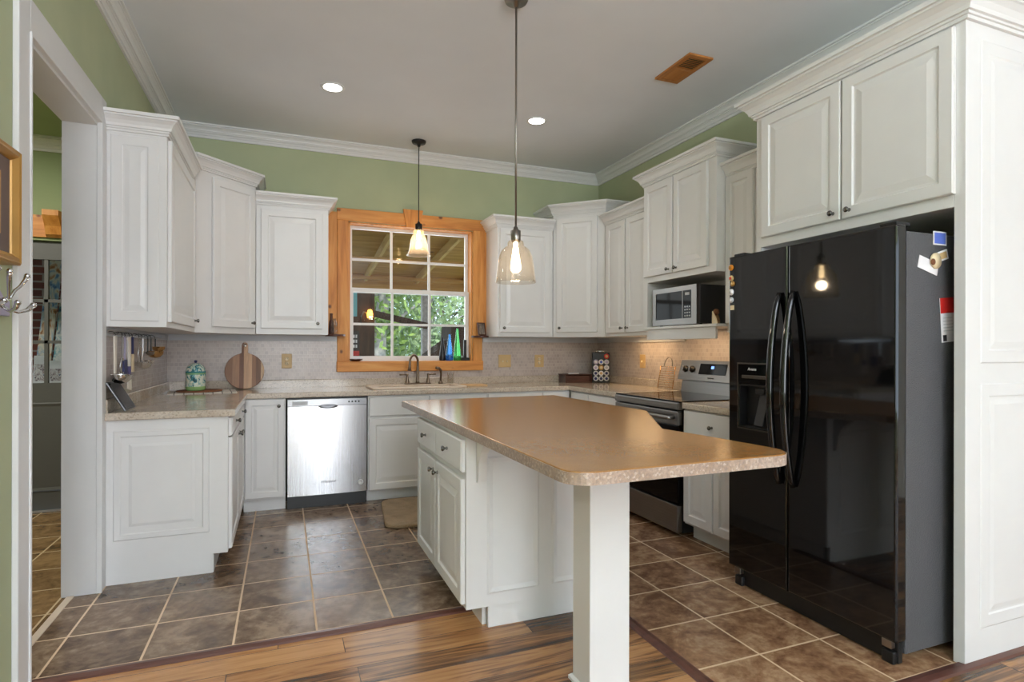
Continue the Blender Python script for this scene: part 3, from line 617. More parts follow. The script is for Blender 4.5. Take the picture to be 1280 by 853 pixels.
# --- worktops
SINK = [(0.70, 4.78), (1.44, 4.78), (1.44, 5.13), (0.70, 5.13)]
m = MB(); m.prism([(-0.873, 3.51), (-0.25, 3.51), (-0.25, 4.645), (2.40, 4.645), (2.40, 3.842), (3.072, 3.842), (3.072, 5.282), (-0.873, 5.282)], 0.857, 0.897, hole=SINK, bev=0.006)
wt = m.build('worktop', 'granite'); tag(wt, 'speckled beige worktop running round the left wall, sink wall and right corner', 'worktop', 'speckled worktops')
LIP = [(0, 0), (0, 0.068), (0.016, 0.068), (0.02, 0.062), (0.02, 0)]
m = MB(); m.sweep([(-0.868, 3.53), (-0.868, 5.283), (3.073, 5.283), (3.073, 3.845)], LIP, z=0.8975); m.build('backsplash_lip', 'lip', wt)
m = MB(); m.box(2.40, 3.072, 2.50, 3.058, 0.847, 0.887, 0.006); o = m.build('worktop', 'granite'); tag(o, 'short speckled worktop between the range and the refrigerator', 'worktop', 'speckled worktops')

# ------------------------------------------------------------------ island
c = thing('island_cabinet', 'white island cabinet with two drawers and two doors on its left face', 'island', (0.735, 3.30, 0), -PI / 2)
W_I = 0.91
m = MB(); m.box(0, W_I, 0, 0.76, 0.10, 0.857, 0.0015, 1); m.build('body', 'white', c)
m = MB(); m.box(0.06, W_I - 0.045, 0.09, 0.72, 0.0, 0.0995); m.build('toe_kick', 'white', c)
door(c, 0.03, 0.443, 0.695, 0.835, (0.235, 0.765), SLAB, 'drawer'); door(c, 0.453, 0.90, 0.695, 0.835, (0.675, 0.765), SLAB, 'drawer')
door(c, 0.03, 0.443, 0.12, 0.665, (0.405, 0.615)); door(c, 0.453, 0.90, 0.12, 0.665, (0.492, 0.615))
m = MB(); m.prism([(0.0, 0.10), (0.76, 0.10), (0.76, 0.857), (0.0, 0.857)], -0.008, -0.0005, 'y')
IP = [(0, 0.008), (0.0, 0.010), (0.008, 0.014), (0.022, 0.010), (0.026, 0.0085), (0.06, 0.0085)]
for x0, x1 in ((0.095, 0.345), (0.41, 0.66)): m.rings(x0, x1, 0.155, 0.76, IP)
m.xf(Matrix.Translation((W_I, 0, 0)) @ Matrix.Rotation(PI / 2, 4, 'Z')); m.build('end_panel', 'white', c)
m = MB(); m.box(0.105, 0.72, -0.02, -0.002, 0.0, 0.0985, 0.002)
m.xf(Matrix.Translation((W_I - 0.025, 0, 0)) @ Matrix.Rotation(PI / 2, 4, 'Z')); m.build('base_board', 'white', c)
def corbel(x):
    m = MB(); pr = [(0, 0.856), (-0.13, 0.856), (-0.13, 0.836), (-0.10, 0.825), (-0.06, 0.79), (-0.035, 0.74), (-0.028, 0.69), (-0.02, 0.655), (0, 0.65)]
    m.prism([(a - 0.0085, b) for a, b in pr], x, x + 0.035, 'x'); m.xf(Matrix.Translation((W_I, 0, 0)) @ Matrix.Rotation(PI / 2, 4, 'Z')); m.build('corbel', 'white', c)
corbel(0.045); corbel(0.68)
def fillet(poly, rad):
    out = []
    for i, p in enumerate(poly):
        r = rad[i]
        if not r: out.append(p); continue
        P, A, B = Vector(p), Vector(poly[i - 1]), Vector(poly[(i + 1) % len(poly)])
        d0, d1 = (A - P).normalized(), (B - P).normalized(); ang = d0.angle(d1); t = r / math.tan(ang / 2)
        ctr = P + (d0 + d1).normalized() * (r / math.sin(ang / 2)); s, e = P + d0 * t, P + d1 * t
        a0 = math.atan2(s.y - ctr.y, s.x - ctr.x); a1 = math.atan2(e.y - ctr.y, e.x - ctr.x); da = (a1 - a0 + PI) % (2 * PI) - PI
        out += [(ctr.x + r * math.cos(a0 + da * k / 8), ctr.y + r * math.sin(a0 + da * k / 8)) for k in range(9)]
    return out
TOP = fillet([(0.712, 3.72), (0.727, 1.385), (1.575, 1.395), (1.545, 1.75), (1.498, 2.035), (1.853, 2.66), (1.835, 3.79)], [0, 0.075, 0.10, 0, 0, 0, 0])
m = MB(); m.prism(TOP, 0.8595, 0.8955, bev=0.004, seg=2); wt = m.build('island_worktop', 'island_top'); tag(wt, 'brown speckled laminate island top with rounded front corners on a white post', 'worktop')
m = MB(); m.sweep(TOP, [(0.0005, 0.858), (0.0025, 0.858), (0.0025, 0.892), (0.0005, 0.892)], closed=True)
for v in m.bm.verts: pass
m.build('lit_edge_band', 'island_edge_lit', wt)  # strip that carries the edge's lit tone in its colour
p = thing('support_post', 'square white post carrying the front of the island top', 'post', (1.087, 1.845, 0))
m = MB(); m.box(-0.082, 0.082, -0.065, 0.065, 0.0, 0.858, 0.004); m.build('shaft', 'white', p)
m = MB(); m.sweep([(-0.082, -0.065), (0.082, -0.065), (0.082, 0.065), (-0.082, 0.065)], [(0.0005, 0), (0.012, 0), (0.012, 0.012), (0.004, 0.02), (0.0005, 0.02)], closed=True); m.build('base_trim', 'white', p)

# ------------------------------------------------------------------ appliances
# dishwasher
d = thing('dishwasher', 'stainless steel dishwasher built in below the left counter', 'dishwasher', (0.018, 4.68, 0))
m = MB(); m.box(0.006, 0.594, 0.0, 0.57, 0.105, 0.850); m.build('tub', 'black', d)
m = MB(); m.box(0.006, 0.594, 0.035, 0.08, 0.0, 0.1045); m.build('toe_panel', 'black', d)
m = MB()   # gently bowed front
n = 16; pts = []
for k in range(n + 1):
    x = 0.008 + 0.584 * k / n; pts.append((x, -0.028 - 0.010 * math.sin(PI * k / n)))
m.prism(pts + [(0.592, -0.0005), (0.008, -0.0005)], 0.108, 0.79); fp = m.build('front_panel', 'steel_v', d)
m = MB(); m.prism(pts + [(0.592, -0.0005), (0.008, -0.0005)], 0.793, 0.842); m.build('control_panel', 'steel', d)
m = MB(); m.lathe([(0, 0), (0.07, 0), (0.07, 0.004), (0.066, 0.006), (0.03, 0.003), (0, 0.003)], (0, 0, 0), 32, 'y'); m.xf(Matrix.Translation((0.30, -0.0385, 0.787)) @ Matrix.Diagonal((1, -1, 0.24, 1))); m.build('pull_handle', 'steel_d', d)
m = MB(); m.box(0.04, 0.15, -0.036, -0.030, 0.80, 0.828); m.build('vent_grille', 'greyboard', d)
for k in range(4):
    m = MB(); m.cyl((0.455 + 0.025 * k, -0.030, 0.818), (0.455 + 0.025 * k, -0.0385, 0.818), 0.007, n=12); m.build('button', 'black', d)
text('Whirlpool', 0.026, 'darkgap', fp, (0.30, -0.0388, 0.205), (PI / 2, 0, 0), italic=0.3)
m = MB(); m.lathe([(0, 0), (0.022, 0), (0.022, 0.002), (0.010, 0.0025), (0.010, 0.001), (0, 0.001)], (0, 0, 0), 24, 'y'); m.xf(Matrix.Translation((0.545, -0.0325, 0.18)) @ Matrix.Scale(-1, 4, (0, 1, 0))); m.build('round_badge', 'trimw', fp)
# range
r = thing('range', 'freestanding stainless steel range with a black glass cooktop', 'range', (2.40, 3.832, 0), -PI / 2)
WR = 0.768
m = MB(); m.box(0.004, WR - 0.004, 0.02, 0.64, 0.03, 0.862); m.build('body', 'black', r)
m = MB(); m.box(0.0, WR, -0.012, 0.60, 0.884, 0.894, 0.003); m.build('cooktop', 'blackglass', r)
m = MB(); m.box(0.0, WR, -0.022, 0.019, 0.835, 0.883, 0.006); m.build('front_rail', 'steel_m', r)
m = MB(); m.box(0.004, WR - 0.004, -0.020, 0.0185, 0.735, 0.825, 0.004); dr = m.build('oven_door', 'steel_m', r)
m = MB(); m.box(0.004, WR - 0.004, -0.020, 0.0185, 0.225, 0.7345, 0.003); m.build('door_glass', 'blackglass', dr)
m = MB(); m.tube([(0.05, -0.018, 0.785), (0.05, -0.062, 0.785), (0.06, -0.068, 0.785), (WR - 0.06, -0.068, 0.785), (WR - 0.05, -0.062, 0.785), (WR - 0.05, -0.018, 0.785)], 0.013, 12); m.build('handle', 'steel', dr)
m = MB(); m.box(0.004, WR - 0.004, -0.024, 0.0185, 0.035, 0.212, 0.005); m.build('storage_drawer', 'steel_m', r)
m = MB(); m.prism([(0.585, 0.894), (0.67, 0.894), (0.67, 0.985), (0.60, 0.985)], 0.02, WR - 0.012, 'x'); m.build('riser', 'steel_m', r)
m = MB(); m.prism([(0.565, 0.990), (0.672, 0.990), (0.672, 1.145), (0.610, 1.145)], 0.0, WR, 'x', bev=0.003); bg = m.build('backguard', 'steel_m', r)
tilt = math.atan2(0.045, 0.155)
def on_guard(x, zz, off=0.0): return (x, 0.565 + 0.045 * (zz - 0.99) / 0.155 - off, zz)
for x in (0.075, 0.155, 0.615, 0.695):
    m = MB(); m.lathe([(0, 0), (0.027, 0), (0.026, 0.006), (0.020, 0.008), (0.019, 0.024), (0, 0.025)], (0, 0, 0), 24, 'y'); m.xf(Matrix.Scale(-1, 4, (0, 1, 0)))
    kb = m.build('control_knob', 'black', bg, on_guard(x, 1.075, 0.0005), (-tilt, 0, 0))
    m = MB(); m.box(-0.006, 0.006, -0.034, -0.0255, -0.019, 0.019, 0.003); m.build('knob_grip', 'steel', kb)
m = MB(); m.box(0.24, 0.53, -0.0035, -0.0005, -0.042, 0.042, 0.001); dp = m.build('display', 'blackglass', bg, on_guard(0, 1.08, 0), (-tilt, 0, 0))
text('88', 0.032, 'clock', dp, (0.385, -0.0042, 0.012), (PI / 2, 0, 0), 'clock_digits')
text('FRIGIDAIRE', 0.014, 'darkgap', bg, on_guard(0.385, 1.013, 0.001), (PI / 2 - tilt, 0, 0))
# microwave
mw = thing('microwave', 'stainless steel microwave oven on the niche shelf below the tall wall cabinet', 'microwave', (2.672, 3.755, 1.4055), -PI / 2)
WM, HM = 0.51, 0.285
m = MB(); m.box(0.0, WM, 0.03, 0.37, 0.012, HM, 0.003); m.build('case', 'steel_d', mw)
m = MB()
for a, b, c0, d0 in rect_minus(0, WM, 0.006, HM, [(0.04, 0.355, 0.05, HM - 0.035), (0.362, 0.455, 0.05, HM - 0.035)]): m.box(a, b, 0.0, 0.0295, c0, d0)
fr_ = m.build('front_frame', 'steel_m', mw)
m = MB(); m.box(0.04, 0.355, 0.004, 0.028, 0.05, HM - 0.035); m.build('door_window', 'blackglass', mw)
m = MB(); m.box(0.362, 0.455, 0.003, 0.028, 0.05, HM - 0.035); kp = m.build('keypad', 'blackglass', mw)
m = MB()
for i in range(3):
    for j in range(4): m.box(0.378 + 0.024 * i, 0.392 + 0.024 * i, 0.0015, 0.003, 0.062 + 0.022 * j, 0.072 + 0.022 * j)
m.build('key_buttons', 'greyboard', kp)
m = MB(); m.box(0.385, 0.432, 0.0015, 0.003, 0.215, 0.235); m.build('clock_window', 'greyboard', kp)
for x in (0.03, WM - 0.03):
    for y in (0.06, 0.33):
        m = MB(); m.cyl((x, y, 0.0), (x, y, 0.0125), 0.012); m.build('foot', 'black', mw)
# refrigerator
f = thing('refrigerator', 'black side-by-side refrigerator with curved door handles and an ice dispenser', 'refrigerator', (2.19, 2.402, 0), -PI / 2)
WF = 0.897
m = MB(); m.box(0.008, WF - 0.010, 0.068, 0.78, 0.04, 1.70, 0.006); m.build('cabinet', 'fridge_side', f)
DH = [(0.073, 0.835), (0.285, 0.835), (0.285, 1.055), (0.073, 1.055)]
m = MB(); m.prism([(0.0, 0.098), (0.378, 0.098), (0.378, 1.72), (0.0, 1.72)], 0.0, 0.06, 'y', hole=DH, bev=0.008); fz = m.build('freezer_door', 'fridge', f)
m = MB(); m.box(0.3835, WF, 0.0, 0.06, 0.098, 1.72, 0.010, 3); fd = m.build('refrigerator_door', 'fridge', f)
m = MB()
m.box(0.073, 0.285, 0.050, 0.0595, 0.835, 1.055); m.box(0.0735, 0.078, 0.003, 0.05, 0.836, 1.054); m.box(0.28, 0.2845, 0.003, 0.05, 0.836, 1.054); m.box(0.0735, 0.2845, 0.003, 0.05, 0.8355, 0.842); m.box(0.0735, 0.2845, 0.003, 0.05, 1.048, 1.0545)
dis = m.build('dispenser_recess', 'black', fz)
m = MB()
for a, b, c0, d0 in rect_minus(0.066, 0.292, 0.826, 1.165, [(0.072, 0.286, 0.834, 1.158)]): m.box(a, b, -0.004, -0.0003, c0, d0)
m.build('bezel', 'knob', dis)
m = MB(); m.box(0.073, 0.285, -0.003, -0.0003, 1.06, 1.157); cp_ = m.build('control_panel', 'blackglass', dis)
m = MB(); m.box(0.10, 0.27, -0.008, -0.0032, 1.085, 1.103, 0.002); m.build('button_strip', 'knob', cp_)
text('Amana', 0.020, 'paper', cp_, (0.165, -0.0036, 1.133), (PI / 2, 0, 0), italic=0.2)
m = MB(); m.box(-0.03, 0.03, -0.006, 0.006, -0.085, 0.085, 0.004); m.build('paddle', 'black', dis, (0.20, 0.030, 0.93), (math.radians(-16), 0, 0))
m = MB(); m.box(0.17, 0.23, 0.012, 0.045, 1.01, 1.035, 0.004); m.build('spout', 'black', dis)
for x, par in ((0.340, fz), (0.420, fd)):
    pts = []
    for k in range(21):
        t = k / 20; z = 0.60 + 0.90 * t; b = math.sin(PI * t) ** 0.7
        pts.append((x, -0.004 - 0.062 * b, z))
    m = MB(); m.tube(pts, [0.014 + 0.004 * math.sin(PI * k / 20) for k in range(21)], 12); m.build('handle', 'fridge', par)
m = MB(); m.box(0.02, WF - 0.02, 0.042, 0.066, 0.003, 0.092, 0.004); m.build('toe_grille', 'black', f)
for x in (0.05, WF - 0.05):
    m = MB(); m.box(x - 0.035, x + 0.035, 0.02, 0.10, 1.7205, 1.735, 0.004); m.build('hinge_cover', 'black', f)
    m = MB(); m.box(x - 0.025, x + 0.025, 0.020, 0.044, 0.0, 0.05, 0.006); m.build('foot', 'black', f)
    m = MB(); m.box(x - 0.02, x + 0.02, 0.015, 0.04, 0.062, 0.094, 0.003); m.build('hinge', 'nickel', f)
# magnets on the front
FX = 2.19
def magnet(y, z, r_, mat, label, square=False, mat2=None):
    m = MB()
    if square: m.box(-0.006, -0.0005, -r_, r_, -r_, r_, 0.001)
    else: m.lathe([(0, -0.0005), (r_, -0.0005), (r_, -0.005), (r_ * 0.8, -0.009), (0, -0.010)], (0, 0, 0), 20, 'x')
    o = m.build('magnet', mat, None, (FX, y, z)); tag(o, label, 'magnet', 'magnets on the freezer door')
    if mat2:
        m = MB(); m.lathe([(0, -0.0102), (r_ * 0.5, -0.0102), (r_ * 0.45, -0.0118), (0, -0.012)], (0, 0, 0), 16, 'x'); m.build('motif', mat2, o)
magnet(2.383, 1.663, 0.0155, 'orange_print', 'round orange magnet, topmost on the freezer door', False, 'gold')
magnet(2.381, 1.607, 0.0150, 'tan', 'round peach magnet second from the top on the freezer door', False, 'red')
magnet(2.372, 1.577, 0.0145, 'gold', 'round olive gold magnet just below the peach one', False, 'tan')
magnet(2.381, 1.534, 0.0165, 'paper', 'larger round white magnet below the olive gold one', False, 'greyboard')
magnet(2.381, 1.493, 0.0150, 'greyboard', 'round pale grey magnet above the square one', False, 'paper')
magnet(2.374, 1.452, 0.0125, 'ivory', 'small square cream magnet, lowest on the freezer door', True)
SY = 2.402 - 0.897 + 0.0098      # refrigerator side plane
def side_card(x0, x1, z0, z1, mat, label, cat, rot=0.0, name='magnet', extra=None):
    w2, h2 = (x1 - x0) / 2, (z1 - z0) / 2
    m = MB(); m.box(-w2, w2, -0.0025, -0.0005, -h2, h2); o = m.build(name, mat, None, ((x0 + x1) / 2, SY, (z0 + z1) / 2), (0, rot, 0)); tag(o, label, cat)
    return o
o = side_card(2.415, 2.495, 1.655, 1.710, 'paper', 'blue and white picture magnet at the top of the refrigerator side', 'magnet')
m = MB(); m.box(-0.034, 0.034, -0.0032, -0.0026, -0.022, 0.022); m.build('picture', 'blue', o)
o = side_card(2.445, 2.505, 1.595, 1.635, 'paper', 'small tilted picture magnet under the blue one on the refrigerator side', 'magnet', -0.3)
m = MB(); m.box(-0.022, 0.022, -0.0032, -0.0026, -0.013, 0.013); m.build('picture', 'tan', o)
o = side_card(2.325, 2.445, 1.545, 1.595, 'paper', 'tilted white note on the refrigerator side', 'note', 0.25, 'note')
m = MB(); m.lathe([(0, -0.003), (0.032, -0.003), (0.032, -0.008), (0, -0.012)], (0, 0, 0), 24, 'y'); o = m.build('magnet', 'ivory', None, (2.425, SY, 1.590)); tag(o, 'round cream magnet holding the white note', 'magnet')
m = MB(); m.ball((-0.025, -0.011, -0.006), 0.013, (1, 0.4, 1)); m.build('motif', 'cork', o)
pk = side_card(2.462, 2.545, 1.265, 1.445, 'paper', 'red and white printed packet on the refrigerator side', 'packet', -0.08, 'packet')
m = MB(); m.box(-0.0415, 0.0415, -0.0034, -0.0026, 0.028, 0.09); m.build('header', 'red', pk)
m = MB(); m.box(-0.034, -0.012, -0.0034, -0.0026, -0.085, -0.06); m.build('barcode', 'black', pk)
m = MB()
for k in range(5): m.box(-0.03, 0.03, -0.0032, -0.0026, -0.045 + 0.013 * k, -0.042 + 0.013 * k)
m.build('print_lines', 'greyboard', pk)

# ------------------------------------------------------------------ lights
def pendant(loc, label, shade_prof, shade_mat, z_shade, socket_r, rod_mat, bulb_r, power, group):
    p = thing('pendant_light', label, 'pendant light', loc, 0, group)
    H = ZC - loc[2]
    m = MB(); m.lathe([(0, H - 0.001), (0.062, H - 0.001), (0.062, H - 0.010), (0.056, H - 0.022), (0.018, H - 0.026), (0.012, H - 0.05), (0, H - 0.05)], (0, 0, 0), 32); m.build('canopy', rod_mat, p)
    st = shade_prof[0][1]
    m = MB(); m.cyl((0, 0, st + 0.05), (0, 0, H - 0.04), 0.0055 if rod_mat == 'nickel' else 0.004, n=12); m.build('rod', rod_mat, p)
    m = MB(); m.lathe([(0, st + 0.07), (0.010, st + 0.07), (0.014, st + 0.055), (socket_r, st + 0.05), (socket_r, st + 0.004), (socket_r * 0.8, st - 0.01), (0, st - 0.01)], (0, 0, 0), 24); m.build('socket', rod_mat, p)
    pr = shade_prof + [(r_ - 0.003, z_) for r_, z_ in shade_prof[::-1]]
    m = MB(); m.lathe(pr, (0, 0, 0), 48); m.build('shade', shade_mat, p)
    m = MB(); m.lathe([(0, st - 0.0101), (0.011, st - 0.0101), (0.012, st - 0.035), (bulb_r, st - 0.045), (bulb_r, st - 0.075), (bulb_r * 0.7, st - 0.088), (0, st - 0.094)], (0, 0, 0), 20); m.build('bulb', 'bulb', p)
    l = bpy.data.lights.new('bulb_light', 'POINT'); l.energy = power; l.color = (1, 0.80, 0.56); l.shadow_soft_size = 0.03
    lo = bpy.data.objects.new('bulb_light', l); lo.parent = p; lo.location = (0, 0, st - 0.14); COL.objects.link(lo)
GP = 'glass pendants'
pendant((1.110, 2.745, 1.575), 'clear glass bell pendant on a long nickel rod above the island', [(0.028, 0.218), (0.038, 0.214), (0.042, 0.204), (0.042, 0.188), (0.056, 0.182), (0.072, 0.166), (0.086, 0.136), (0.095, 0.09), (0.101, 0.035), (0.105, 0.0)], 'shade', 0, 0.026, 'nickel', 0.015, 3.5, GP)
pendant((1.09, 4.955, 2.045), 'small flared glass pendant on a dark rod in front of the sink window', [(0.03, 0.225), (0.045, 0.218), (0.049, 0.20), (0.043, 0.186), (0.055, 0.172), (0.068, 0.14), (0.075, 0.10), (0.081, 0.05), (0.093, 0.016), (0.105, 0.0)], 'shade2', 0, 0.03, 'black', 0.018, 2.5, GP)
for (x, y, lb) in ((0.31, 4.155, 'round recessed ceiling light, the left one, nearer the left wall'), (1.86, 4.162, 'round recessed ceiling light, the right one, near the pendants')):
    t = thing('recessed_light', lb, 'ceiling light', (x, y, ZC), 0, 'recessed ceiling lights')
    m = MB(); m.lathe([(0.062, -0.0005), (0.083, -0.0005), (0.080, -0.006), (0.066, -0.007), (0.062, -0.004)], (0, 0, 0), 36); m.build('trim_ring', 'trimw', t)
    m = MB(); m.lathe([(0.0, -0.002), (0.0615, -0.002), (0.0615, -0.004), (0, -0.005)], (0, 0, 0), 36); m.build('lens', 'can', t)
    l = bpy.data.lights.new('downlight', 'SPOT'); l.energy = 18; l.spot_size = 2.4; l.spot_blend = 0.8; l.color = (1, 0.97, 0.92); l.shadow_soft_size = 0.06
    lo = bpy.data.objects.new('downlight', l); lo.parent = t; lo.location = (0, 0, -0.02); COL.objects.link(lo)
# unseen warm lights added below shelf and cabinet for the glow on the tiles
ul = area('added_shelf_light', (2.88, 3.40, 1.378), (0, 0, 0), 0.10, 0.7, 2.1, (1.0, 0.66, 0.34))
area('added_cabinet_light', (2.93, 4.25, 1.338), (0, 0, 0), 0.08, 0.5, 1.6, (1.0, 0.66, 0.34))  # second warm light, added to carry the tile glow towards the corner
# ceiling vent
v = thing('ceiling_vent', 'wooden slatted air vent in the ceiling', 'vent', (2.385, 3.03, ZC))
m = MB()
for a, b, c0, d0 in rect_minus(-0.09, 0.09, -0.177, 0.177, [(-0.06, 0.06, -0.145, -0.012), (-0.06, 0.06, 0.012, 0.145)]): m.box(a, b, c0, d0, -0.012, -0.0005)
m.build('frame', 'pine_y', v)
m = MB(); m.box(-0.061, 0.061, -0.146, 0.146, -0.004, -0.0006); m.build('backing', 'black', v)
for k in range(7):
    for s in (-1, 1):
        y = s * (0.022 + 0.0185 * k)
        m = MB(); m.box(-0.06, 0.06, -0.0065, 0.0065, -0.0012, 0.0012); m.build('slat', 'pine_y', v, (0, y, -0.009), (s * -0.5, 0, 0))

# ------------------------------------------------------------------ wall plates
def plate(loc, rz, w_, kind, label):
    p = thing('wall_plate', label, 'wall plate', loc, rz, 'tan wall plates')
    m = MB(); m.box(-w_ / 2, w_ / 2, -0.007, -0.0005, -0.062, 0.062, 0.003); m.build('plate', 'tan', p)
    if kind == 'outlet':
        for s in (-1, 1):
            m = MB(); m.lathe([(0, -0.0072), (0.017, -0.0072), (0.016, -0.0095), (0, -0.0095)], (0, 0, s * 0.02), 20, 'y'); so = m.build('socket', 'ivory', p)
            m = MB()
            for q in (-1, 1): m.box(q * 0.007 - 0.0015, q * 0.007 + 0.0015, -0.0099, -0.0096, s * 0.02 - 0.004, s * 0.02 + 0.006)
            m.build('slot', 'black', so)
    else:
        for x in ([-0.023, 0.023] if w_ > 0.1 else [0]):
            m = MB(); m.box(x - 0.005, x + 0.005, -0.020, -0.0072, -0.012, 0.006, 0.002); m.build('toggle', 'ivory', p)
YT = YB - 0.006
plate((0.022, YT, 1.124), 0, 0.082, 'outlet', 'tan electrical outlet between the round board and the sink window')
plate((2.02, YT, 1.112), 0, 0.132, 'switch', 'wide tan double light switch right of the sink window')
plate((2.393, YT, 1.110), 0, 0.10, 'outlet', 'tan outlet on the tiles between the double switch and the pod rack')
plate((XR - 0.006, 4.47, 1.12), -PI / 2, 0.085, 'switch', 'tan switch plate on the right wall left of the range')

# ------------------------------------------------------------------ sink and tap
s = thing('sink', 'beige drop-in kitchen sink below the window', 'sink', (1.07, 4.95, 0.8975))
m = MB(); m.prism(fillet([(-0.405, -0.21), (0.405, -0.21), (0.405, 0.225), (-0.405, 0.225)], [0.04] * 4), 0.0, 0.014, hole=[(-0.34, -0.155), (0.34, -0.155), (0.34, 0.15), (-0.34, 0.15)], bev=0.004); m.build('rim', 'sink', s)
m = MB(); m.box(-0.35, 0.35, -0.165, 0.16, -0.20, -0.19)
for a in ((-0.35, -0.34, -0.165, 0.16), (0.34, 0.35, -0.165, 0.16), (-0.35, 0.35, -0.165, -0.155), (-0.35, 0.35, 0.15, 0.16)): m.box(a[0], a[1], a[2], a[3], -0.195, 0.0)
m.build('basin', 'sink', s)
ZF = 0.912
t = thing('faucet', 'antique nickel gooseneck faucet with two lever handles', 'faucet', (1.125, 5.14, ZF))
m = MB(); m.box(-0.12, 0.12, -0.022, 0.022, 0.0, 0.012, 0.006); m.build('base_plate', 'bronze', t)
pts = [(0, 0, 0.012), (0, 0, 0.03), (0, 0, 0.10), (0, 0, 0.17)]; R0 = 0.062; dx, dy = -0.72, -0.69
for k in range(1, 13):
    a = PI * k / 12; pts.append((dx * R0 * (1 - math.cos(a)), dy * R0 * (1 - math.cos(a)), 0.20 + R0 * math.sin(a)))
pts.append((dx * R0 * 2.05, dy * R0 * 2.05, 0.165)); pts.append((dx * R0 * 2.15, dy * R0 * 2.15, 0.125))
m = MB(); m.tube(pts, [0.020, 0.014, 0.012, 0.0115] + [0.0105] * 12 + [0.012, 0.015], 14); m.build('spout', 'bronze', t)
for q in (-1, 1):
    m = MB(); m.lathe([(0.02, 0.012), (0.016, 0.03), (0.010, 0.06), (0.010, 0.085), (0.013, 0.092), (0.0, 0.098)], (q * 0.095, 0, 0), 18)
    m.tube([(q * 0.095, 0, 0.082), (q * 0.125, -0.005, 0.088), (q * 0.165, -0.012, 0.088)], [0.006, 0.006, 0.008], 8); m.build('handle', 'bronze', t)
t = thing('side_sprayer', 'antique nickel sink sprayer right of the faucet', 'sprayer', (1.335, 5.13, ZF))
m = MB(); m.lathe([(0.0, 0), (0.022, 0), (0.020, 0.01), (0.012, 0.03), (0.0, 0.03)], (0, 0, 0), 18); m.build('collar', 'bronze', t)
m = MB(); m.tube([(0, 0, 0.03), (0.004, 0, 0.09), (0.0, -0.004, 0.12), (-0.018, -0.012, 0.142), (-0.05, -0.02, 0.146)], [0.009, 0.010, 0.012, 0.012, 0.013], 12); m.build('wand', 'bronze', t)
m = MB(); m.lathe([(0, 0.0), (0.026, 0.0), (0.030, 0.10), (0.028, 0.10), (0.024, 0.006), (0, 0.006)], (0, 0, 0), 24); o = m.build('drinking_glass', 'clear', None, (1.425, 5.12, ZF)); tag(o, 'clear tumbler standing behind the sink right of the sprayer', 'glass')
m = MB(); m.prism(fillet([(-0.11, -0.09), (0.11, -0.09), (0.11, 0.09), (-0.11, 0.09)], [0.015] * 4), 0.0, 0.012, bev=0.003); o = m.build('chopping_board', 'orange', None, (1.60, 4.98, 0.8975)); tag(o, 'small pale wooden chopping board lying right of the sink', 'chopping board')

# window sill things
def bottle(name, prof, mat, loc, label, cat, lean=0.0):
    m = MB(); m.lathe(prof, (0, 0, 0), 24); o = m.build(name, mat, None, loc, (0, lean, 0)); tag(o, label, cat); return o
ZS = 1.1185
BP = [(0, 0), (0.032, 0), (0.035, 0.01), (0.034, 0.05), (0.027, 0.11), (0.017, 0.18), (0.011, 0.24), (0.009, 0.255), (0, 0.255)]
bottle('glass_bottle', BP, 'blueglass', (1.468, 5.315, ZS), 'blue teardrop glass bottle on the window sill', 'bottle')
bottle('glass_bottle', [(r_ * 1.05, z_ * 1.22) for r_, z_ in BP], 'greenglass', (1.545, 5.315, ZS), 'tall green teardrop glass bottle on the window sill', 'bottle')
bottle('glass_bottle', [(r_ * 0.9, z_ * 0.88) for r_, z_ in BP], 'black', (1.405, 5.335, ZS), 'dark slim bottle behind the blue one on the window sill', 'bottle')
t = thing('peg_stand', 'small black upright stand at the right end of the window sill', 'ornament', (1.625, 5.325, ZS))
m = MB(); m.box(-0.04, 0.04, -0.025, 0.025, 0, 0.028, 0.003); m.build('base', 'black', t)
m = MB(); m.box(-0.014, 0.014, -0.012, 0.012, 0.0282, 0.20, 0.003); m.build('upright', 'black', t)
m = MB(); m.lathe([(0, 0), (0.03, 0), (0.058, 0.014), (0.06, 0.02), (0.055, 0.02), (0.03, 0.006), (0, 0.006)], (0, 0, 0), 28); o = m.build('soap_dish', 'walnut', None, (0.60, 5.31, ZS)); tag(o, 'small dark oval dish at the left end of the window sill', 'dish')

# little corner shelves beside the window
def shelf(x, label):
    m = MB(); pl = [(-0.07, 0.0)] + [(-0.07 + 0.0, 0.0)] * 0 + [(0.085 * math.cos(a) * 1.0, -0.10 * math.sin(a)) for a in [PI - PI * k / 12 for k in range(13)]][0:]
    m.prism([(-0.085, 0.0)] + [(0.085 * math.cos(PI - PI * k / 12), -0.10 * math.sin(PI * k / 12)) for k in range(1, 12)] + [(0.085, 0.0)], 0.0, 0.018, bev=0.002)
    o = m.build('corner_shelf', 'walnut', None, (x, YB - 0.03, 1.339)); tag(o, label, 'shelf', 'little shelves beside the window')
shelf(0.418, 'tiny half-round wooden shelf left of the window holding the oil lamp'); shelf(1.80 - 0.045, 'tiny half-round wooden shelf right of the window holding the small frame')
t = thing('oil_lamp', 'miniature glass oil lamp on the shelf left of the window', 'oil lamp', (0.405, 5.215, 1.3575))
m = MB(); m.lathe([(0, 0), (0.026, 0), (0.026, 0.006), (0.012, 0.015), (0.025, 0.035), (0.022, 0.05), (0, 0.052)], (0, 0, 0), 24); m.build('font', 'clear', t)
m = MB(); m.lathe([(0.014, 0.053), (0.024, 0.075), (0.026, 0.09), (0.016, 0.115), (0.018, 0.135), (0.016, 0.135), (0.014, 0.115), (0.024, 0.09), (0.022, 0.075), (0.012, 0.053)], (0, 0, 0), 24); m.build('chimney', 'clear', t)
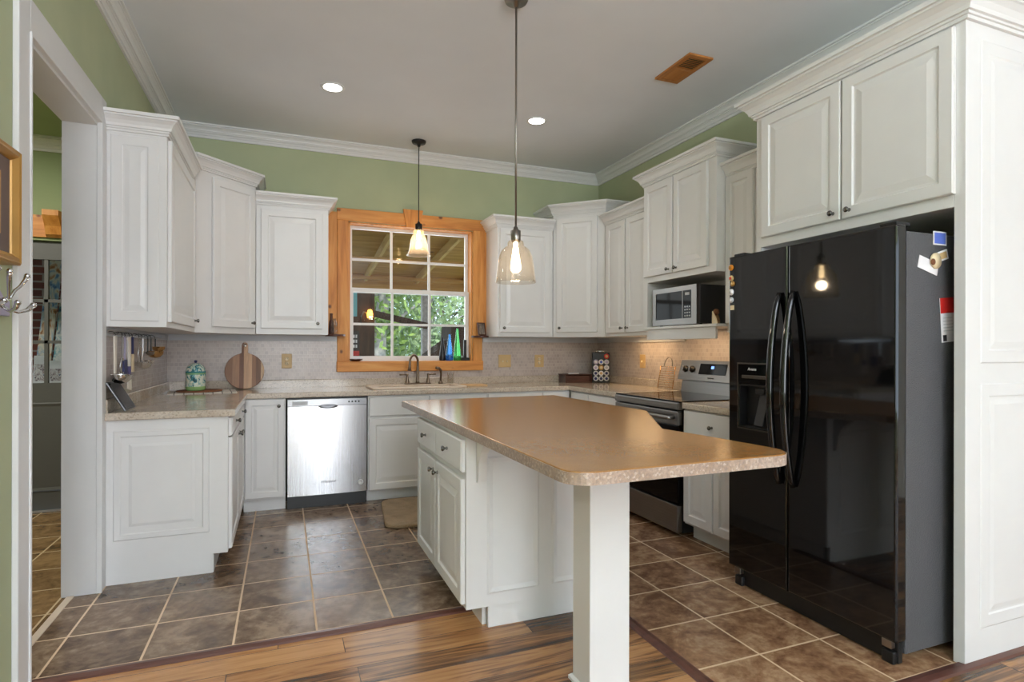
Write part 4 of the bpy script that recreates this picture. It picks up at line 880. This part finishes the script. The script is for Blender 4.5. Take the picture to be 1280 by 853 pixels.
m = MB(); m.lathe([(0, 0), (0.022, 0), (0.024, 0.02), (0.018, 0.11), (0.010, 0.13), (0.010, 0.165), (0.014, 0.18), (0, 0.185)], (0, 0, 0), 20); o = m.build('wooden_bottle', 'walnut', None, (0.385, 5.255, 1.3575)); tag(o, 'slim dark wooden bottle behind the oil lamp', 'bottle')
t = thing('picture_frame', 'small tilted brown picture frame on the shelf right of the window', 'picture frame', (1.765, 5.215, 1.3600), 0.35)
m = MB()
for a, b, c0, d0 in rect_minus(-0.045, 0.045, 0, 0.125, [(-0.035, 0.035, 0.01, 0.115)]): m.box(a, b, -0.006, 0.006, c0, d0)
m.xf(Matrix.Rotation(-0.18, 4, 'X')); m.build('frame', 'walnut', t)
m = MB(); m.box(-0.035, 0.035, -0.002, 0.004, 0.01, 0.115); m.xf(Matrix.Rotation(-0.18, 4, 'X')); m.build('picture', 'picture', t)

# ------------------------------------------------------------------ left counter things
ZT = 0.8975
m = MB(); m.box(-0.23, 0.23, -0.17, 0.17, 0.0, 0.005, 0.002)
o = m.build('dish_towel', 'towel', None, (-0.575, 4.93, ZT), (0, 0, 0.12)); tag(o, 'cream checked dish towel spread on the left corner of the worktop', 'towel')
m = MB(); m.lathe([(0, 0), (0.155, 0), (0.158, 0.005), (0.155, 0.010), (0, 0.010)], (0, 0, 0), 48); o = m.build('trivet', 'cork', None, (-0.60, 4.96, ZT + 0.0052)); tag(o, 'round brown cork trivet on the checked dish towel', 'trivet')
t = thing('ceramic_jar', 'turquoise hand-painted ceramic jar with a domed lid on the cork trivet', 'jar', (-0.625, 4.95, ZT + 0.0154))
m = MB(); m.lathe([(0, 0), (0.060, 0), (0.066, 0.008), (0.068, 0.02), (0.068, 0.13), (0.070, 0.137), (0.060, 0.1375), (0, 0.1375)], (0, 0, 0), 40); m.build('pot', 'jar', t)
m = MB(); m.lathe([(0, 0.138), (0.068, 0.138), (0.069, 0.146), (0.064, 0.165), (0.052, 0.186), (0.034, 0.200), (0.014, 0.207), (0, 0.208)], (0, 0, 0), 40); l_ = m.build('lid', 'jar', t)
m = MB(); m.lathe([(0.006, 0.207), (0.007, 0.212), (0.012, 0.219), (0.010, 0.227), (0, 0.229)], (0, 0, 0), 20); m.build('finial', 'navy', l_)
t = thing('cutting_board', 'round striped wooden cutting board with a handle leaning on the tiles', 'cutting board', (-0.30, 5.155, ZT)); 
out = []
RB = 0.148
for k in range(33):
    a = math.radians(-90 + 14) + (2 * PI - math.radians(28)) * k / 32 + math.radians(180)
    out.append((RB * math.sin(a + 0) * -1, RB + RB * math.cos(a) * -1))
out = [(RB * math.sin(a), RB - RB * math.cos(a)) for a in [math.radians(-165) + math.radians(330) * k / 40 for k in range(41)]]
hd = [(0.024, 0.375), (0.0, 0.392), (-0.024, 0.375)]
m = MB(); m.prism(out + [(0.024, 0.30), (0.024, 0.36), (0.018, 0.380), (0.0, 0.388), (-0.018, 0.380), (-0.024, 0.36), (-0.024, 0.30)], -0.009, 0.009, 'y', bev=0.003)
m.xf(Matrix.Translation((0, 0.0, 0.003)) @ Matrix.Rotation(-0.19, 4, 'X')); b_ = m.build('board', 'board', t)
m = MB(); m.lathe([(0.006, -0.0095), (0.013, -0.0095), (0.013, -0.012), (0.006, -0.012)], (0, 0, 0.362), 20, 'y'); m.xf(Matrix.Translation((0, 0, 0.003)) @ Matrix.Rotation(-0.19, 4, 'X')); m.build('eyelet', 'chrome', b_)
t = thing('tablet', 'dark tablet with a silver rim propped up at the left end of the worktop', 'tablet', (-0.765, 3.63, ZT + 0.008), 0)
m = MB(); m.box(-0.012, 0.0, -0.10, 0.12, 0.0, 0.175, 0.005, 3); m.xf(Matrix.Rotation(-0.52, 4, 'Y')); tb = m.build('case', 'steel_d', t)
m = MB(); m.box(0.0002, 0.0015, -0.088, 0.108, 0.012, 0.163); m.xf(Matrix.Rotation(-0.52, 4, 'Y')); m.build('screen', 'blackglass', tb)

# utensil rail and utensils on the left wall
XW = XL + 0.018
t = thing('utensil_rail', 'metal utensil rail with hooks under the left wall cabinet', 'rail', (XW, 3.55, 1.318))
m = MB(); m.box(0.0005, 0.006, 0.0, 1.55, -0.012, 0.012, 0.001); m.build('bar', 'chrome', t)
UT = [(3.60, 'ladle'), (3.74, 'masher'), (3.80, 'scoop'), (3.90, 'turner'), (3.97, 'knife'), (4.13, 'skimmer'), (4.22, 'ladle2'), (4.37, 'spoon'), (4.47, 'cup'), (4.60, 'cup2')]
for y, k in UT:
    m = MB(); m.tube([(0.006, y - 3.55, 0.004), (0.020, y - 3.55, 0.0), (0.028, y - 3.55, -0.012), (0.024, y - 3.55, -0.020)], 0.002, 6); m.build('hook', 'black', t)
GU = 'kitchen utensils on the rail'
XU = XW + 0.026
def hang(name, y, label, parts):
    t = thing(name, label, 'utensil', (XU, y, 1.298), 0, GU)
    for nm, mat, fn in parts:
        m = MB(); fn(m); m.build(nm, mat, t)
bowl = lambda z, r_: (lambda m: m.lathe([(r_, 0), (r_ * 0.93, -r_ * 0.45), (r_ * 0.6, -r_ * 0.8), (0, -r_ * 0.95), (0, -r_ * 0.88), (r_ * 0.56, -r_ * 0.72), (r_ * 0.87, -r_ * 0.40), (r_ * 0.95, 0)], (r_ * 0.5, 0, z), 24))
def strap(w0, w1, z1, th=0.003):
    return lambda m: m.prism([(-w0, 0.0), (w0, 0.0), (w1, z1), (-w1, z1)], -th, th, 'x')
hang('ladle', 3.60, 'large steel ladle with a broad white handle, nearest on the rail', [('handle', 'cream_plastic', strap(0.022, 0.012, -0.20, 0.004)), ('bowl', 'chrome', bowl(-0.205, 0.052))])
hang('potato_masher', 3.74, 'steel potato masher with a loop head, second along the rail', [('handle', 'chrome', strap(0.013, 0.010, -0.12)), ('head', 'chrome', lambda m: m.tube([(0, 0.042 * math.sin(a), -0.165 + 0.048 * math.cos(a)) for a in [2 * PI * k / 20 for k in range(20)]], 0.004, 8, True))])
hang('serving_spoon', 3.80, 'blue and white handled scoop hanging behind the masher', [('handle', 'lilac', strap(0.011, 0.011, -0.13)), ('head', 'navy', lambda m: m.prism([(-0.03, -0.13), (0.03, -0.13), (0.034, -0.20), (0.02, -0.225), (-0.02, -0.225), (-0.034, -0.20)], -0.005, 0.005, 'x'))])
hang('spatula', 3.90, 'cream silicone spatula with a purple neck hanging lowest on the rail', [('handle', 'cream_plastic', strap(0.016, 0.012, -0.17, 0.005)), ('neck', 'purple', lambda m: m.box(-0.006, 0.006, -0.015, 0.015, -0.215, -0.17)), ('blade', 'cream_plastic', lambda m: m.prism([(-0.028, -0.215), (0.028, -0.215), (0.040, -0.295), (0.032, -0.31), (-0.036, -0.298)], -0.004, 0.004, 'x'))])
hang('spatula', 3.98, 'slim pale spatula with a dark blue handle beside the cream one', [('handle', 'navy', strap(0.012, 0.009, -0.10, 0.005)), ('blade', 'ivory', strap(0.001, 0.001, -0.001)) if False else ('blade', 'ivory', lambda m: m.prism([(-0.018, -0.10), (0.018, -0.10), (0.024, -0.205), (-0.024, -0.205)], -0.003, 0.003, 'x'))])
hang('ladle', 4.14, 'steel skimmer with a wire loop handle in the middle of the rail', [('handle', 'chrome', lambda m: m.tube([(0, -0.04, -0.15), (0, -0.018, -0.07), (0, -0.004, -0.005), (0, 0.004, -0.005), (0, 0.018, -0.07), (0, 0.04, -0.15)], 0.003, 8)), ('bowl', 'chrome', bowl(-0.15, 0.046))])
hang('ladle', 4.25, 'small steel ladle right of the skimmer on the rail', [('handle', 'chrome', strap(0.008, 0.006, -0.14)), ('bowl', 'chrome', bowl(-0.14, 0.040))])
hang('measuring_spoon', 4.38, 'small dark-handled spoon left of the copper cups', [('handle', 'black', strap(0.007, 0.005, -0.09)), ('bowl', 'nickel', bowl(-0.09, 0.026))])
hang('measuring_cup', 4.48, 'copper measuring cup, the lower of the two on the rail', [('handle', 'black', strap(0.007, 0.006, -0.085)), ('bowl', 'copper', bowl(-0.085, 0.050))])
hang('measuring_cup', 4.62, 'small copper measuring cup at the far end of the rail', [('handle', 'black', strap(0.006, 0.005, -0.055)), ('bowl', 'copper', bowl(-0.055, 0.040))])

# ------------------------------------------------------------------ right corner things
t = thing('bread_box', 'low dark walnut tray box in the right corner of the worktop', 'box', (2.725, 5.135, ZT), -0.12)
m = MB(); m.box(-0.14, 0.14, -0.10, 0.10, 0.0, 0.012); m.box(-0.14, 0.14, 0.088, 0.10, 0.012, 0.075); m.box(-0.14, -0.128, -0.10, 0.088, 0.012, 0.075); m.box(0.128, 0.14, -0.10, 0.088, 0.012, 0.075)
m.box(-0.128, 0.128, -0.075, -0.063, 0.012, 0.066); m.build('tray', 'walnut', t)
m = MB(); m.box(-0.145, 0.145, -0.09, 0.104, 0.0755, 0.083, 0.002); m.build('lid', 'walnut', t)
m = MB(); m.box(-0.05, 0.05, -0.03, 0.03, 0, 0.012, 0.004); o = m.build('napkins', 'paper', None, (2.70, 5.12, ZT + 0.0835), (0, 0, 0.3)); tag(o, 'small stack of white napkins on the walnut box', 'napkins')
RZ = -0.42
k_ = thing('pod_rack', 'black countertop rack filled with coffee pods', 'pod rack', (2.94, 5.0, ZT), RZ)
m = MB(); m.box(-0.085, 0.085, -0.04, 0.06, 0.0, 0.010, 0.003); m.build('base', 'black', k_)
m = MB(); m.box(-0.085, 0.085, -0.025, 0.055, 0.0102, 0.300, 0.006); m.build('tower', 'black', k_)
m = MB(); m.tube([(-0.05, 0.015, 0.300), (-0.05, 0.015, 0.312), (0.05, 0.015, 0.312), (0.05, 0.015, 0.300)], 0.004, 8); m.build('top_rail', 'chrome', k_)
PC = [('greyboard', 'blue'), ('blue', 'paper'), ('lilac', 'navy')]
rows = [(0.262, [(1, 'red', 'tan')]), (0.206, [(-1, 'lilac', 'paper'), (0, 'paper', 'blue'), (1, 'greyboard', 'lilac')]), (0.150, [(-1, 'paper', 'lilac'), (0, 'gold', 'ivory'), (1, 'paper', 'greyboard')]),
        (0.094, [(-1, 'greyboard', 'navy'), (0, 'paper', 'tan'), (1, 'greyboard', 'navy')]), (0.042, [(-1, 'greyboard', 'navy'), (0, 'greyboard', 'navy'), (1, 'greyboard', 'navy')])]
RN = ['top', 'second', 'third', 'fourth', 'bottom']; CN = {-1: 'left', 0: 'middle', 1: 'right'}; CW = {'red': 'pinkish red', 'lilac': 'lilac', 'paper': 'white', 'greyboard': 'grey', 'gold': 'yellow'}
Rm = Matrix.Translation((2.94, 5.0, ZT)) @ Matrix.Rotation(RZ, 4, 'Z')
for ri, (z, its) in enumerate(rows):
    for cx, ca, cb in its:
        pod = thing('coffee_pod', '%s lidded coffee pod at the %s of the %s row in the black rack' % (CW[ca], CN[cx], RN[ri]), 'coffee pod', Rm @ Vector((cx * 0.053, -0.0255, z)), RZ, 'coffee pods in the black rack')
        m = MB(); m.lathe([(0, 0), (0.021, 0), (0.025, -0.012), (0.025, -0.016), (0.020, -0.0165), (0, -0.0165)], (0, 0, 0), 24, 'y'); m.build('cup', ca, pod)
        m = MB(); m.lathe([(0, -0.0168), (0.014, -0.0168), (0.014, -0.0178), (0, -0.0178)], (0, 0, 0), 20, 'y'); m.build('lid_print', cb, pod)
t = thing('cooling_rack', 'brass wire rack with an arched handle leaning on the tiles left of the range', 'wire rack', (2.985, 4.02, ZT + 0.0045))
lean = Matrix.Rotation(0.17, 4, 'Y')
m = MB()
for k in range(10): m.tube([(0, -0.10, 0.012 + 0.019 * k), (0, 0.10, 0.012 + 0.019 * k)], 0.0022, 6)
for y in (-0.10, 0.10): m.tube([(0, y, 0.0), (0, y, 0.19)], 0.0035, 8)
m.xf(lean); m.build('grid', 'copper', t)
m = MB(); m.tube([(0, 0.055 * math.cos(a), 0.19 + 0.075 * math.sin(a)) for a in [PI * k / 14 for k in range(15)]], 0.004, 8); m.xf(lean); m.build('handle', 'nickel', t)
t = thing('figurine', 'small brown figurine on the shelf right of the microwave', 'figurine', (2.73, 3.115, 1.4055))
m = MB(); m.lathe([(0, 0), (0.025, 0), (0.028, 0.02), (0.018, 0.06), (0, 0.065)], (0, 0, 0), 20); m.build('torso', 'copper', t)
m = MB(); m.ball((0, 0, 0.082), 0.021); m.build('head', 'cork', t)
m = MB(); m.prism([(-0.04, 0.0), (0.04, 0.0), (0.035, 0.085), (-0.02, 0.03)], -0.004, 0.004, 'y'); o = m.build('card', 'ivory', None, (2.685, 3.075, 1.4056), (0, 0, PI / 2 - 0.3)); tag(o, 'cream card standing at the right end of the microwave shelf', 'card')

# rug
m = MB(); m.prism(fillet([(0.64, 3.92), (1.42, 3.90), (1.43, 4.62), (0.72, 4.65)], [0.10] * 4), 0.001, 0.028, bev=0.012, seg=3)
o = m.build('bath_rug', 'rug'); tag(o, 'tan plush rug on the tiles in front of the sink', 'rug')

# ------------------------------------------------------------------ left wall: picture and coat hooks
t = thing('picture_frame', 'gilt framed picture on the green wall at the left edge', 'picture frame', (XL + 0.0215, 2.15, 1.70))
FW, FH = 0.255, 0.19
PF = [(0, -0.021), (0, 0.028), (0.006, 0.034), (0.012, 0.030), (0.020, 0.033), (0.034, 0.018), (0.036, 0.012)]
m = MB()
last = None
for (i, d_) in PF:
    cur = [m.bm.verts.new((d_, a, b)) for a, b in ((-FW + i, -FH + i), (FW - i, -FH + i), (FW - i, FH - i), (-FW + i, FH - i))]
    if last:
        for k in range(4): m.bm.faces.new((last[k], last[(k + 1) % 4], cur[(k + 1) % 4], cur[k]))
    last = cur
m.build('frame', 'gold', t)
m = MB(); m.box(-0.02, 0.012, -FW + 0.034, FW - 0.034, -FH + 0.034, FH - 0.034); m.build('mat_board', 'matboard', t)
m = MB(); m.box(0.0122, 0.0135, -FW + 0.115, FW - 0.115, -FH + 0.10, FH - 0.10); m.build('print', 'picture', t)
m = MB(); m.box(0.0125, 0.0145, -FW + 0.105, -FW + 0.110, -FH + 0.09, FH - 0.09); m.box(0.0125, 0.0145, FW - 0.110, FW - 0.105, -FH + 0.09, FH - 0.09); m.build('fillet', 'gold', t)
t = thing('coat_rack', 'lilac wooden coat rack with curling silver hooks below the gilt picture', 'coat rack', (XL, 2.25, 1.385))
m = MB(); m.prism([(-0.30, -0.045), (0.17, -0.045), (0.17, 0.005), (0.13, 0.012), (0.06, 0.07), (-0.19, 0.07), (-0.30, 0.012)], 0.0005, 0.018, 'x', bev=0.004); m.build('backboard', 'lilac', t)
for y in (0.075, -0.14):
    m = MB(); m.ball((0.022, y, -0.005), 0.02, (0.5, 1, 1)); hb = m.build('hook', 'chrome', t)
    for (sy, up) in ((1, 1), (-1, 1), (1, 0), (-1, 0)):
        m = MB()
        if up: pts = [(0.022, y, 0.0), (0.05, y + 0.006 * sy, 0.012), (0.055, y + 0.02 * sy, 0.035), (0.062, y + 0.042 * sy, 0.052), (0.07, y + 0.06 * sy, 0.075), (0.074, y + 0.066 * sy, 0.09)]
        else: pts = [(0.022, y, -0.008), (0.045, y + 0.01 * sy, -0.028), (0.062, y + 0.028 * sy, -0.034), (0.080, y + 0.045 * sy, -0.026), (0.092, y + 0.06 * sy, -0.008)]
        m.tube(pts, [0.005] * (len(pts) - 2) + [0.007, 0.009], 10); m.ball(pts[-1], 0.0095); m.build('prong', 'chrome', hb)

# ------------------------------------------------------------------ hall door with glass and the things behind it
d = thing('door_1', 'dark grey half-glazed door at the end of the hall', 'door', (0, YB, 0)); d['kind'] = 'structure'
GX0, GX1, GZ0, GZ1 = -2.11, -1.45, 0.967, 1.90
m = MB()
for a, b, c0, d0 in rect_minus(DR[0] + 0.005, DR[1] - 0.005, 0.01, 2.035, [(GX0, GX1, GZ0, GZ1)]): m.box(a, b, 0.03, 0.07, c0, d0)
for k in (1, 2):
    x = GX0 + (GX1 - GX0) * k / 3; m.box(x - 0.012, x + 0.012, 0.036, 0.064, GZ0, GZ1); z = GZ0 + (GZ1 - GZ0) * k / 3; m.box(GX0, GX1, 0.036, 0.064, z - 0.012, z + 0.012)
m.rings(-2.14, -1.90, 0.15, 0.82, [(0, 0.0), (0.008, 0.008), (0.03, 0.001), (0.05, 0.001)], 0.0295); m.rings(-1.78, -1.52, 0.15, 0.82, [(0, 0.0), (0.008, 0.008), (0.03, 0.001), (0.05, 0.001)], 0.0295)
m.build('leaf', 'door_grey', d)
m = MB(); m.box(GX0, GX1, 0.048, 0.052, GZ0, GZ1); m.build('pane', 'pane', d)
t = thing('pine_shelf', 'orange pine shelf bracket board over the hall door', 'shelf', (-1.75, YB, 2.06))
m = MB(); m.box(-0.55, 0.40, -0.02, -0.001, 0.0, 0.165, 0.003); m.build('backboard', 'pine_x', t)
m = MB(); m.prism([(-0.001, 0.0), (-0.03, 0.02), (-0.05, 0.08), (-0.10, 0.15), (-0.10, 0.19), (-0.001, 0.19)], 0.10, 0.20, 'x'); m.xf(Matrix.Translation((0, -0.02, 0))); m.build('bracket', 'pine_z', t)
m = MB(); m.box(-3.0, -0.96, 6.15, 6.25, 0.0, 2.6); struct(m.build('wall_porch_brick', 'brick'))
def leaner(x, w_, h, rz, mat, label, y=5.98, tiltx=-0.14):
    m = MB(); m.box(-w_ / 2, w_ / 2, -0.012, 0.012, 0, h, 0.003); o = m.build('painted_board', mat, None, (x, y, 0.7), (tiltx, rz, 0)); tag(o, label, 'painting', 'painted boards behind the hall door')
leaner(-1.915, 0.10, 1.35, 0.05, 'art1', 'tall painted board of brown and pale blue behind the hall door glass, left one', 5.93)
leaner(-1.80, 0.11, 1.33, 0.05, 'art2', 'tall painted board of teal strokes behind the hall door glass, right one', 5.95)
t = thing('side_table', 'pale low table under the painted boards behind the hall door', 'table', (-1.92, 5.90, 0))
m = MB(); m.box(-0.35, 0.35, -0.20, 0.14, 0.66, 0.69, 0.004); m.build('table_top', 'walnut', t)
for sx in (-0.32, 0.32):
    for sy in (-0.17, 0.11):
        m = MB(); m.box(sx - 0.02, sx + 0.02, sy - 0.02, sy + 0.02, 0, 0.6595); m.build('leg', 'walnut', t)
for x, h, lb in ((-1.86, 0.40, 'pale framed sheet of snapshots behind the hall door glass, left'), (-1.755, 0.36, 'pale framed sheet of snapshots behind the hall door glass, right')):
    t = thing('photo_frame', lb, 'photo frame', (x, 5.78, 0.6905), 0)
    m = MB(); m.box(-0.045, 0.045, -0.008, 0.008, 0.0, h + 0.08, 0.002); m.xf(Matrix.Rotation(-0.1, 4, 'X')); fo = m.build('frame', 'paper', t)
    m = MB(); m.box(-0.038, 0.038, -0.0095, -0.0085, 0.27, h + 0.01); m.xf(Matrix.Rotation(-0.1, 4, 'X')); m.build('photos', 'photo', fo)

# ------------------------------------------------------------------ porch and garden outside the window
m = MB(); m.box(-12, 16, 5.46, 40, -0.80, -0.75); tag(m.build('lawn', 'grass'), 'green lawn outside the kitchen window', 'lawn', kind='stuff')
m = MB(); m.box(-3.5, 5.0, 5.46, 9.2, -0.30, -0.12); struct(m.build('floor_porch', 'soil'))
p = thing('porch_roof', 'wooden porch roof with exposed rafters seen through the window', 'porch roof', (0, 0, 0))
sl = math.atan2(-0.42, 3.6)
T = Matrix.Translation((0, 5.47, 2.86)) @ Matrix.Rotation(sl, 4, 'X')
m = MB(); m.box(-3.4, 4.3, 0, 4.0, 0.0, 0.03); m.xf(T); m.build('ceiling_boards', 'porch_x', p)
for k in range(9):
    x = -2.9 + 0.82 * k
    m = MB(); m.box(x - 0.02, x + 0.02, 0.0, 3.875, -0.12, -0.0005); m.xf(T); m.build('rafter', 'porch_y', p)
for y in (1.2, 2.4, 3.5):
    m = MB(); m.box(-3.4, 4.3, y, y + 0.04, -0.165, -0.1205); m.xf(T); m.build('purlin', 'porch_x', p)
m = MB(); m.box(-3.4, 4.3, 3.88, 3.97, -0.22, -0.0006); m.xf(T); m.build('front_beam', 'porch_x', p)
m = MB(); m.box(4.20, 4.30, 0.0, 3.87, -0.36, -0.0006); m.xf(T); m.build('side_beam', 'porch_y', p)
GPP = 'porch posts'
for x, lb in ((2.16, 'grey wooden porch post in the middle of the window view'), (4.23, 'wooden porch post at the right end of the porch')):
    m = MB(); m.box(x - 0.07, x + 0.07, 9.20, 9.33, -0.75, 2.19); o = m.build('porch_post', 'birch'); tag(o, lb, 'post', GPP)
m = MB(); m.box(-0.62, 0.50, -0.03, 0.03, -0.05, 0.05); o = m.build('porch_rail', 'porch_dark', None, (1.68, 9.169, 1.70), (0, 0.21, 0)); tag(o, 'dark sloping brace board running to the porch post', 'rail')
sh = thing('porch_closet', 'dark brown board closet at the left end of the porch', 'closet', (0.95, 6.6, -0.12))
m = MB(); m.box(-1.6, 0.0, 0.0, 0.5, 0.0, 1.98); m.build('body', 'porch_dark', sh)
m = MB(); m.box(-0.60, -0.46, -0.02, -0.001, 0.10, 1.90); m.build('batten', 'porch_dark', sh)
m = MB(); m.box(-0.085, 0.055, -0.01, 0.01, 0, 0.27, 0.002); o = m.build('cyan_board', 'cyan', None, (0.70, 6.585, 1.59)); tag(o, 'plain cyan board on the dark porch closet', 'board')
sg = thing('porch_sign', 'dark hand-lettered sign board with a red band on the porch closet', 'sign', (0.69, 6.585, 1.13))
m = MB(); m.box(-0.09, 0.09, -0.01, 0.01, 0, 0.30, 0.002); m.build('board', 'signw', sg)
m = MB(); m.box(-0.09, 0.09, -0.0115, -0.0102, 0.02, 0.075); m.build('band', 'red', sg)
m = MB()
for j in range(3):
    for i in range(6): m.box(-0.08 + 0.026 * i, -0.064 + 0.026 * i, -0.0115, -0.0102, 0.11 + 0.055 * j, 0.145 + 0.055 * j)
m.build('lettering', 'paper', sg)
lt = thing('porch_lantern', 'small glowing amber wall lantern on the dark porch closet', 'lantern', (0.86, 6.588, 1.62))
m = MB(); m.tube([(-0.06, 0.0, -0.10), (-0.065, -0.04, -0.03), (-0.04, -0.06, 0.02), (-0.01, -0.05, 0.01)], 0.008, 8); m.build('arm', 'nickel', lt)
m = MB(); m.lathe([(0, -0.05), (0.028, -0.045), (0.034, 0.0), (0.02, 0.045), (0, 0.05)], (0.03, -0.045, 0.0), 18); m.build('globe', 'glow', lt)
gb = thing('planter_box', 'dark stepped wooden box on the porch behind the bottles', 'box', (2.0, 7.2, -0.12))
m = MB(); m.prism([(-0.26, 0.0), (0.62, 0.0), (0.62, 1.66), (0.02, 1.66), (0.0, 1.46), (-0.26, 1.27)], 0.0, 0.5, 'y'); m.build('body', 'porch_dark', gb)
m = MB(); m.box(-0.24, 0.64, -0.012, -0.001, 0.0, 0.10); m.build('plinth', 'walnut', gb)

def tree(x, y, h, cr, ch, mat, label, n=2600, trunk='bark', tr=0.12, leaf=0.10):
    t = thing('tree', label, 'tree', (x, y, -0.70), 0, 'garden trees')
    m = MB(); pts = [(0.10 * math.sin(k * 1.3 + x), 0.08 * math.cos(k * 1.7 + y), h * 0.9 * k / 7) for k in range(8)]; pts[0] = (0, 0, 0.002)
    m.tube(pts, [tr * (1 - 0.085 * k) for k in range(8)], 10); 
    for k in range(7):
        a = random.uniform(0, 2 * PI); z0 = h * random.uniform(0.3, 0.75); m.tube([(pts[3][0], pts[3][1], z0), (cr * 0.45 * math.cos(a), cr * 0.45 * math.sin(a), z0 + 0.5), (cr * 0.8 * math.cos(a), cr * 0.8 * math.sin(a), z0 + 0.8)], [tr * 0.3, tr * 0.2, tr * 0.1], 6)
    m.build('trunk', trunk, t)
    m = MB(); bm = m.bm; cl = [(random.gauss(0, cr * 0.42), random.gauss(0, cr * 0.42), ch + random.uniform(-1, 1) * (h - ch) * 0.9) for _ in range(26)]
    for k in range(int(n * 1.6)):
        c = random.choice(cl); s = cr * 0.30
        p = Vector((c[0] + random.gauss(0, s), c[1] + random.gauss(0, s), c[2] + random.gauss(0, s * 0.8)))
        p.z = max(p.z, 0.25)
        a = Vector((random.gauss(0, 1), random.gauss(0, 1), random.gauss(0, 1))).normalized(); b = a.orthogonal().normalized(); l = leaf * random.uniform(0.6, 1.3)
        vs = [bm.verts.new(p + a * l), bm.verts.new(p + b * l * 0.5), bm.verts.new(p - a * l), bm.verts.new(p - b * l * 0.5)]; bm.faces.new(vs)
    m.build('foliage', mat, t, recalc=False)
tree(2.04, 13.0, 6.5, 1.3, 4.2, 'leaf', 'pale-barked tree with a white trunk outside the left half of the window', 2200, 'birch', 0.20)
tree(3.45, 14.5, 6.0, 1.8, 3.6, 'leaf2', 'airy pale green tree outside the right side of the window', 2200, 'birch', 0.11, 0.10)
tree(2.35, 19.0, 6.5, 2.4, 2.4, 'leaf', 'bushy bright green tree outside the middle of the window', 4200)
tree(0.2, 20.0, 7.0, 2.6, 2.6, 'leaf', 'bushy green tree far left in the window view', 3600)
tree(5.6, 21.0, 6.5, 2.6, 2.2, 'leaf2', 'pale bushy tree far right in the window view', 3600)
tree(3.9, 25.0, 8.0, 3.2, 2.5, 'leaf', 'large green tree furthest back in the window view', 4200)
tree(7.2, 24.0, 6.0, 2.6, 2.0, 'leaf', 'low green tree behind the right porch post', 2600)
